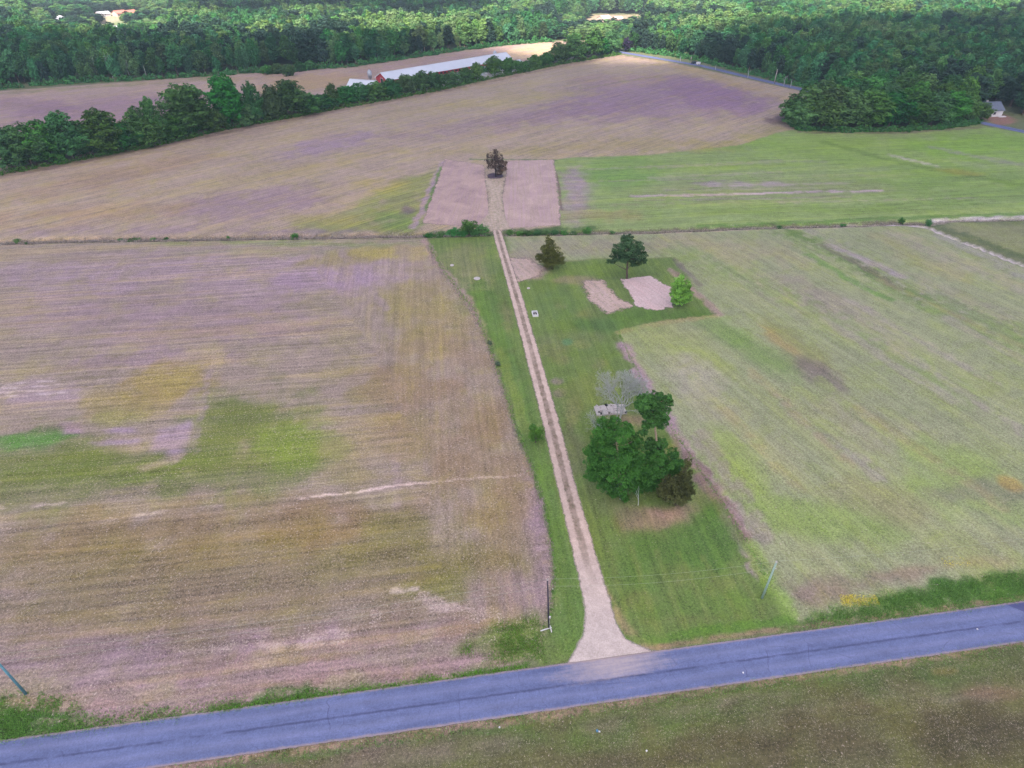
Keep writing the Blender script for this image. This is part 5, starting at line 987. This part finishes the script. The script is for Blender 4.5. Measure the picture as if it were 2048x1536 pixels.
# ------------------------------------------------------------------ small things on the ground
def at(u, v): x, y = [float(q) for q in g(u, v)]; return x, y, ground_z(x, y)
x, y, z = at(1089, 1262); e = empty('timber_marker', (x, y, z+.05), 'white crossed timbers lying at the foot of the dark pole', 'timbers', None, .0)
a1 = Vector((*at(1081, 1263)[:2], 0))-Vector((x, y, 0)); a2 = Vector((*at(1103, 1256)[:2], 0))-Vector((x, y, 0)); b1 = Vector((*at(1100, 1254)[:2], 0))-Vector((x, y, 0)); b2 = Vector((*at(1103, 1267)[:2], 0))-Vector((x, y, 0))
MB().tube([a1+Vector((0, 0, .16)), a2+Vector((0, 0, .16))], .085, 6).build('timber', M_white, e); MB().tube([b1+Vector((0, 0, .34)), b2+Vector((0, 0, .34))], .085, 6).build('timber', M_white, e)
x, y, z = at(1070, 629); e = empty('well_box', (x, y, z), 'open white concrete well box in the lawn right of the driveway', 'well', None, .12)
w_, l_ = .75, 1.15
for sg in (-1, 1): MB().box(-w_, w_, sg*(l_-.11)-.11, sg*(l_-.11)+.11, -.1, .55).build('end_wall', M_white, e); MB().box(sg*(w_-.1)-.1, sg*(w_-.1)+.1, -l_+.221, l_-.221, -.1, .548).build('side_wall', M_white, e)
MB().box(-w_+.2, w_-.2, -l_+.22, l_-.22, -.1, .10).build('dark_inside', M_dark, e); MB().tube([(0, -.2, .101), (0, -.2, .4)], .16, 12).build('well_cap', M_concrete, e)
for (u, v, r, lab) in [(954, 557, .95, 'pale round concrete lid in the grass left of the driveway'), (904, 531, .6, 'small pale concrete lid near the lilac strip left of the driveway'), (1057, 577, .45, 'pale stone on the lawn edge right of the driveway')]:
    x, y, z = at(u, v); m = MB(); m.tube([(x, y, z-.05), (x, y, z+.16), (x, y, z+.24)], [r, r, r*.8], 18); tag(m.build('concrete_lid', M_concrete), lab, 'lid')
# ruined slab under the dead tree
pA = gp([(1190, 822), (1250, 818)]); c_ = pA.mean(0); x, y = c_; e = empty('concrete_slab', (x, y, 0), 'cracked white concrete slab with rubble under the dead tree', 'slab', None, math.atan2(pA[1][1]-pA[0][1], pA[1][0]-pA[0][0]))
Ls = float(np.linalg.norm(pA[1]-pA[0])); R = random.Random(4)
for k in range(5):
    xa, xb = -Ls/2+k*Ls/5+.04, -Ls/2+(k+1)*Ls/5-.04
    for j in range(2): m = MB(); M_ = Matrix.Rotation(R.uniform(-.05, .05), 4, 'Y') @ Matrix.Rotation(R.uniform(-.06, .06), 4, 'X'); m.box(xa, xb, -1.7+j*1.6, -.2+j*1.6, -.05, .30+R.uniform(0, .14), M_); m.build('slab_piece', M_concrete, e)
for k in range(22):
    s_ = R.uniform(.10, .32); px_, py_ = R.uniform(-Ls/2, Ls/2), R.uniform(-1.6, 1.4); m = MB(); m.box(-s_, s_, -s_*.7, s_*.7, 0, s_, Matrix.Translation((px_, py_, .38)) @ Matrix.Rotation(R.uniform(0, 3), 4, 'Z') @ Matrix.Rotation(R.uniform(-.3, .3), 4, 'X')); m.build('rubble', M_concrete if R.random() < .6 else M_dark, e)
# fallen branches under the oak
for (u, v, du, dv, lab) in [(1276, 1012, 6, -22, 'pale fallen branch on the grass below the oak'), (1240, 1000, -4, -26, 'pale bare branch sticking out under the oak')]:
    x, y, z = at(u, v); R = random.Random(u); m = MB(); branch_mb(m, (x, y, z+.1), (du*.03, .6, .75), 1.6, .07, 2, R, .5); tag(m.build('fallen_branch', M_bark_dead), lab, 'branch')
# litter
x, y, z = at(1194, 1463); e = empty('bucket', (x, y, z), 'tiny blue and white piece of litter in the grass near the bottom edge', 'litter'); MB().tube([(0, 0, .02), (0, 0, .30)], [.12, .16], 12).build('tub', M_blue_plastic, e); MB().box(.2, .42, -.12, .06, .02, .1).build('lid', M_white, e)
for (u, v, lab) in [(1293, 1502, 'white speck of litter lying right of the blue litter'), (999, 1455, 'white speck of litter just below the road'), (1954, 1259, 'pale stone lying on the road near the dark patch'), (1486, 1346, 'pale stone lying on the near lane of the road')]:
    x, y, z = at(u, v); m = MB(); m.tube([(x, y, .06), (x, y, .14), (x, y, .18)], [.13, .12, .05], 7); tag(m.build('litter' if 'litter' in lab else 'stone', M_white), lab, 'litter' if 'litter' in lab else 'stone')
# parked car and trailer by the far road
def car(x, y, rz, label):
    e = empty('parked_car', (x, y, 0), label, 'car', None, rz)
    prof = [(-2.2, .5), (-2.25, .95), (-2.0, 1.05), (-1.6, 1.6), (.5, 1.62), (1.2, 1.08), (2.15, .95), (2.25, .5)]; v = [(a, s*.88 if b < 1.2 else s*.72, b) for s in (-1, 1) for a, b in prof]; n = len(prof)
    MB().add(v, [tuple(range(n)), tuple(range(2*n-1, n-1, -1))]+[(i, n+i, n+(i+1) % n, (i+1) % n) for i in range(n)]).build('body', M_car, e)
    for s in (-1, 1):
        MB().box(-1.4, .4, s*.80-.012, s*.80+.012, 1.15, 1.5).build('window', M_glass, e)
        for a in (-1.4, 1.4): MB().tube([(a, s*.78, .34), (a, s*.93, .34)], .34, 14).build('wheel', M_tyre, e)
    MB().box(2.24, 2.28, -.75, -.45, .7, .85).build('headlight', M_white, e); MB().box(2.24, 2.28, .45, .75, .7, .85).build('headlight', M_white, e)
x, y, z = at(1389, 128); car(x, y+1, .5, 'dark car parked beside the far narrow road')
x, y, z = at(1396, 130); e = empty('trailer', (x, y, 0), 'small white trailer standing right of the dark parked car', 'trailer', None, .5); MB().box(-1.3, 1.3, -.8, .8, .5, 1.9).build('box', M_white, e); MB().box(1.31, 2.3, -.05, .05, .5, .6).build('tow_bar', M_galv, e)
for s in (-1, 1): MB().tube([(-.2, s*.81, .32), (-.2, s*.98, .32)], .32, 12).build('wheel', M_tyre, e)

# ------------------------------------------------------------------ haze and clouds
def haze_box(dens):
    m = MB(); m.box(-1500, 1500, -300, 1900, -3, 92); t = bpy.data.materials.new("haze"); t.use_nodes = True; nt = t.node_tree; nt.nodes.clear(); out = nt.nodes.new("ShaderNodeOutputMaterial"); pv = nt.nodes.new("ShaderNodeVolumePrincipled")
    pv.inputs["Color"].default_value = (.80, .90, 1., 1); pv.inputs["Density"].default_value = dens; nt.links.new(pv.outputs[0], out.inputs[1]); tag(m.build('haze', t), kind='stuff', label='thin blue haze over the far woods')
haze_box(.00024)
def cloud_material():
    t = NT("cloud_vapour"); t.n.remove(t.b); d = t.att("dens").outputs["Fac"]
    tr = t.N("ShaderNodeBsdfTransparent"); tl = t.N("ShaderNodeBsdfTranslucent"); df = t.N("ShaderNodeBsdfDiffuse"); tl.inputs[0].default_value = (.97, .97, .97, 1); df.inputs[0].default_value = (.9, .9, .9, 1)
    m1 = t.N("ShaderNodeMixShader"); m1.inputs[0].default_value = .30; t.L(tl.outputs[0], m1.inputs[1]); t.L(df.outputs[0], m1.inputs[2])
    m2 = t.N("ShaderNodeMixShader"); t.L(t.math('MULTIPLY', d, .80), m2.inputs[0]); t.L(tr.outputs[0], m2.inputs[1]); t.L(m1.outputs[0], m2.inputs[2]); t.L(m2.outputs[0], t.n["Material Output"].inputs[0]); return t.m
M_cloud = cloud_material()
def cloud(P, zc, thick, soft, label, seed):
    """a broad bank of cloud whose shadow covers the outline P on the ground"""
    sh = np.array(sunv[:2])/sunv[2]*zc; P = P+sh; cell = 16.; x0, y0 = P.min(0)-60; x1, y1 = P.max(0)+60
    ax = np.arange(x0, x1, cell); ay = np.arange(y0, y1, cell); X, Y = np.meshgrid(ax, ay); x, y = X.ravel(), Y.ravel()
    s = sdf_poly(x, y, P)+(fbm(x/90, y/90, seed, 4)-.5)*soft*1.6; dn = sstep(-soft*.3, soft, s); hz = sstep(-10, 160, s)
    top = zc+12+thick*hz*(.35+1.1*fbm(x/70, y/70, seed+3, 4)); bot = zc-6*hz*(fbm(x/50, y/50, seed+7, 3))
    n = len(ax); i = (np.arange(len(ay)-1)[:, None]*n+np.arange(n-1)[None, :]).ravel(); q = np.stack([i, i+1, i+n+1, i+n], 1); q = q[(s[q] > -soft*.5).any(1)]
    N_ = len(x); V = np.concatenate([np.stack([x, y, top], 1), np.stack([x, y, bot], 1)]); Q = np.concatenate([q, q[:, ::-1]+N_])
    # close the rim
    ed = {}
    for f_ in q:
        for k in range(4):
            a, b = int(f_[k]), int(f_[(k+1) % 4]); ed[(a, b)] = 1
    rim = [(b, a, a+N_, b+N_) for (a, b) in ed if (b, a) not in ed]; Q = np.concatenate([Q, np.array(rim)])
    u = np.unique(Q); mp = np.full(2*N_, -1); mp[u] = np.arange(len(u)); me = mesh_np('cloud', V[u], mp[Q], M_cloud, True); attr_f(me, "dens", np.concatenate([dn, dn])[u]); return tag(link(bpy.data.objects.new('cloud', me)), kind='structure', label=label)
near_edge = gp([(-900, 120), (0, 110), (120, 96), (250, 108), (480, 106), (700, 98), (880, 92), (960, 98), (1060, 106), (1120, 116), (1200, 124), (1290, 122), (1400, 108), (1500, 82), (1650, 62), (1850, 54), (2048, 52), (2600, 56)])
cloud(np.concatenate([[[-900, -500]], near_edge, [[1200, -500]]]), 420, 90, 45, 'broad grey cloud above the fields', 5)
cloud(gp([(320, 50), (440, 30), (560, 14), (700, 8), (860, 0), (960, 12), (980, 44), (800, 56), (600, 58), (420, 60)]), 420, 60, 30, 'smaller cloud above the far woods', 9)
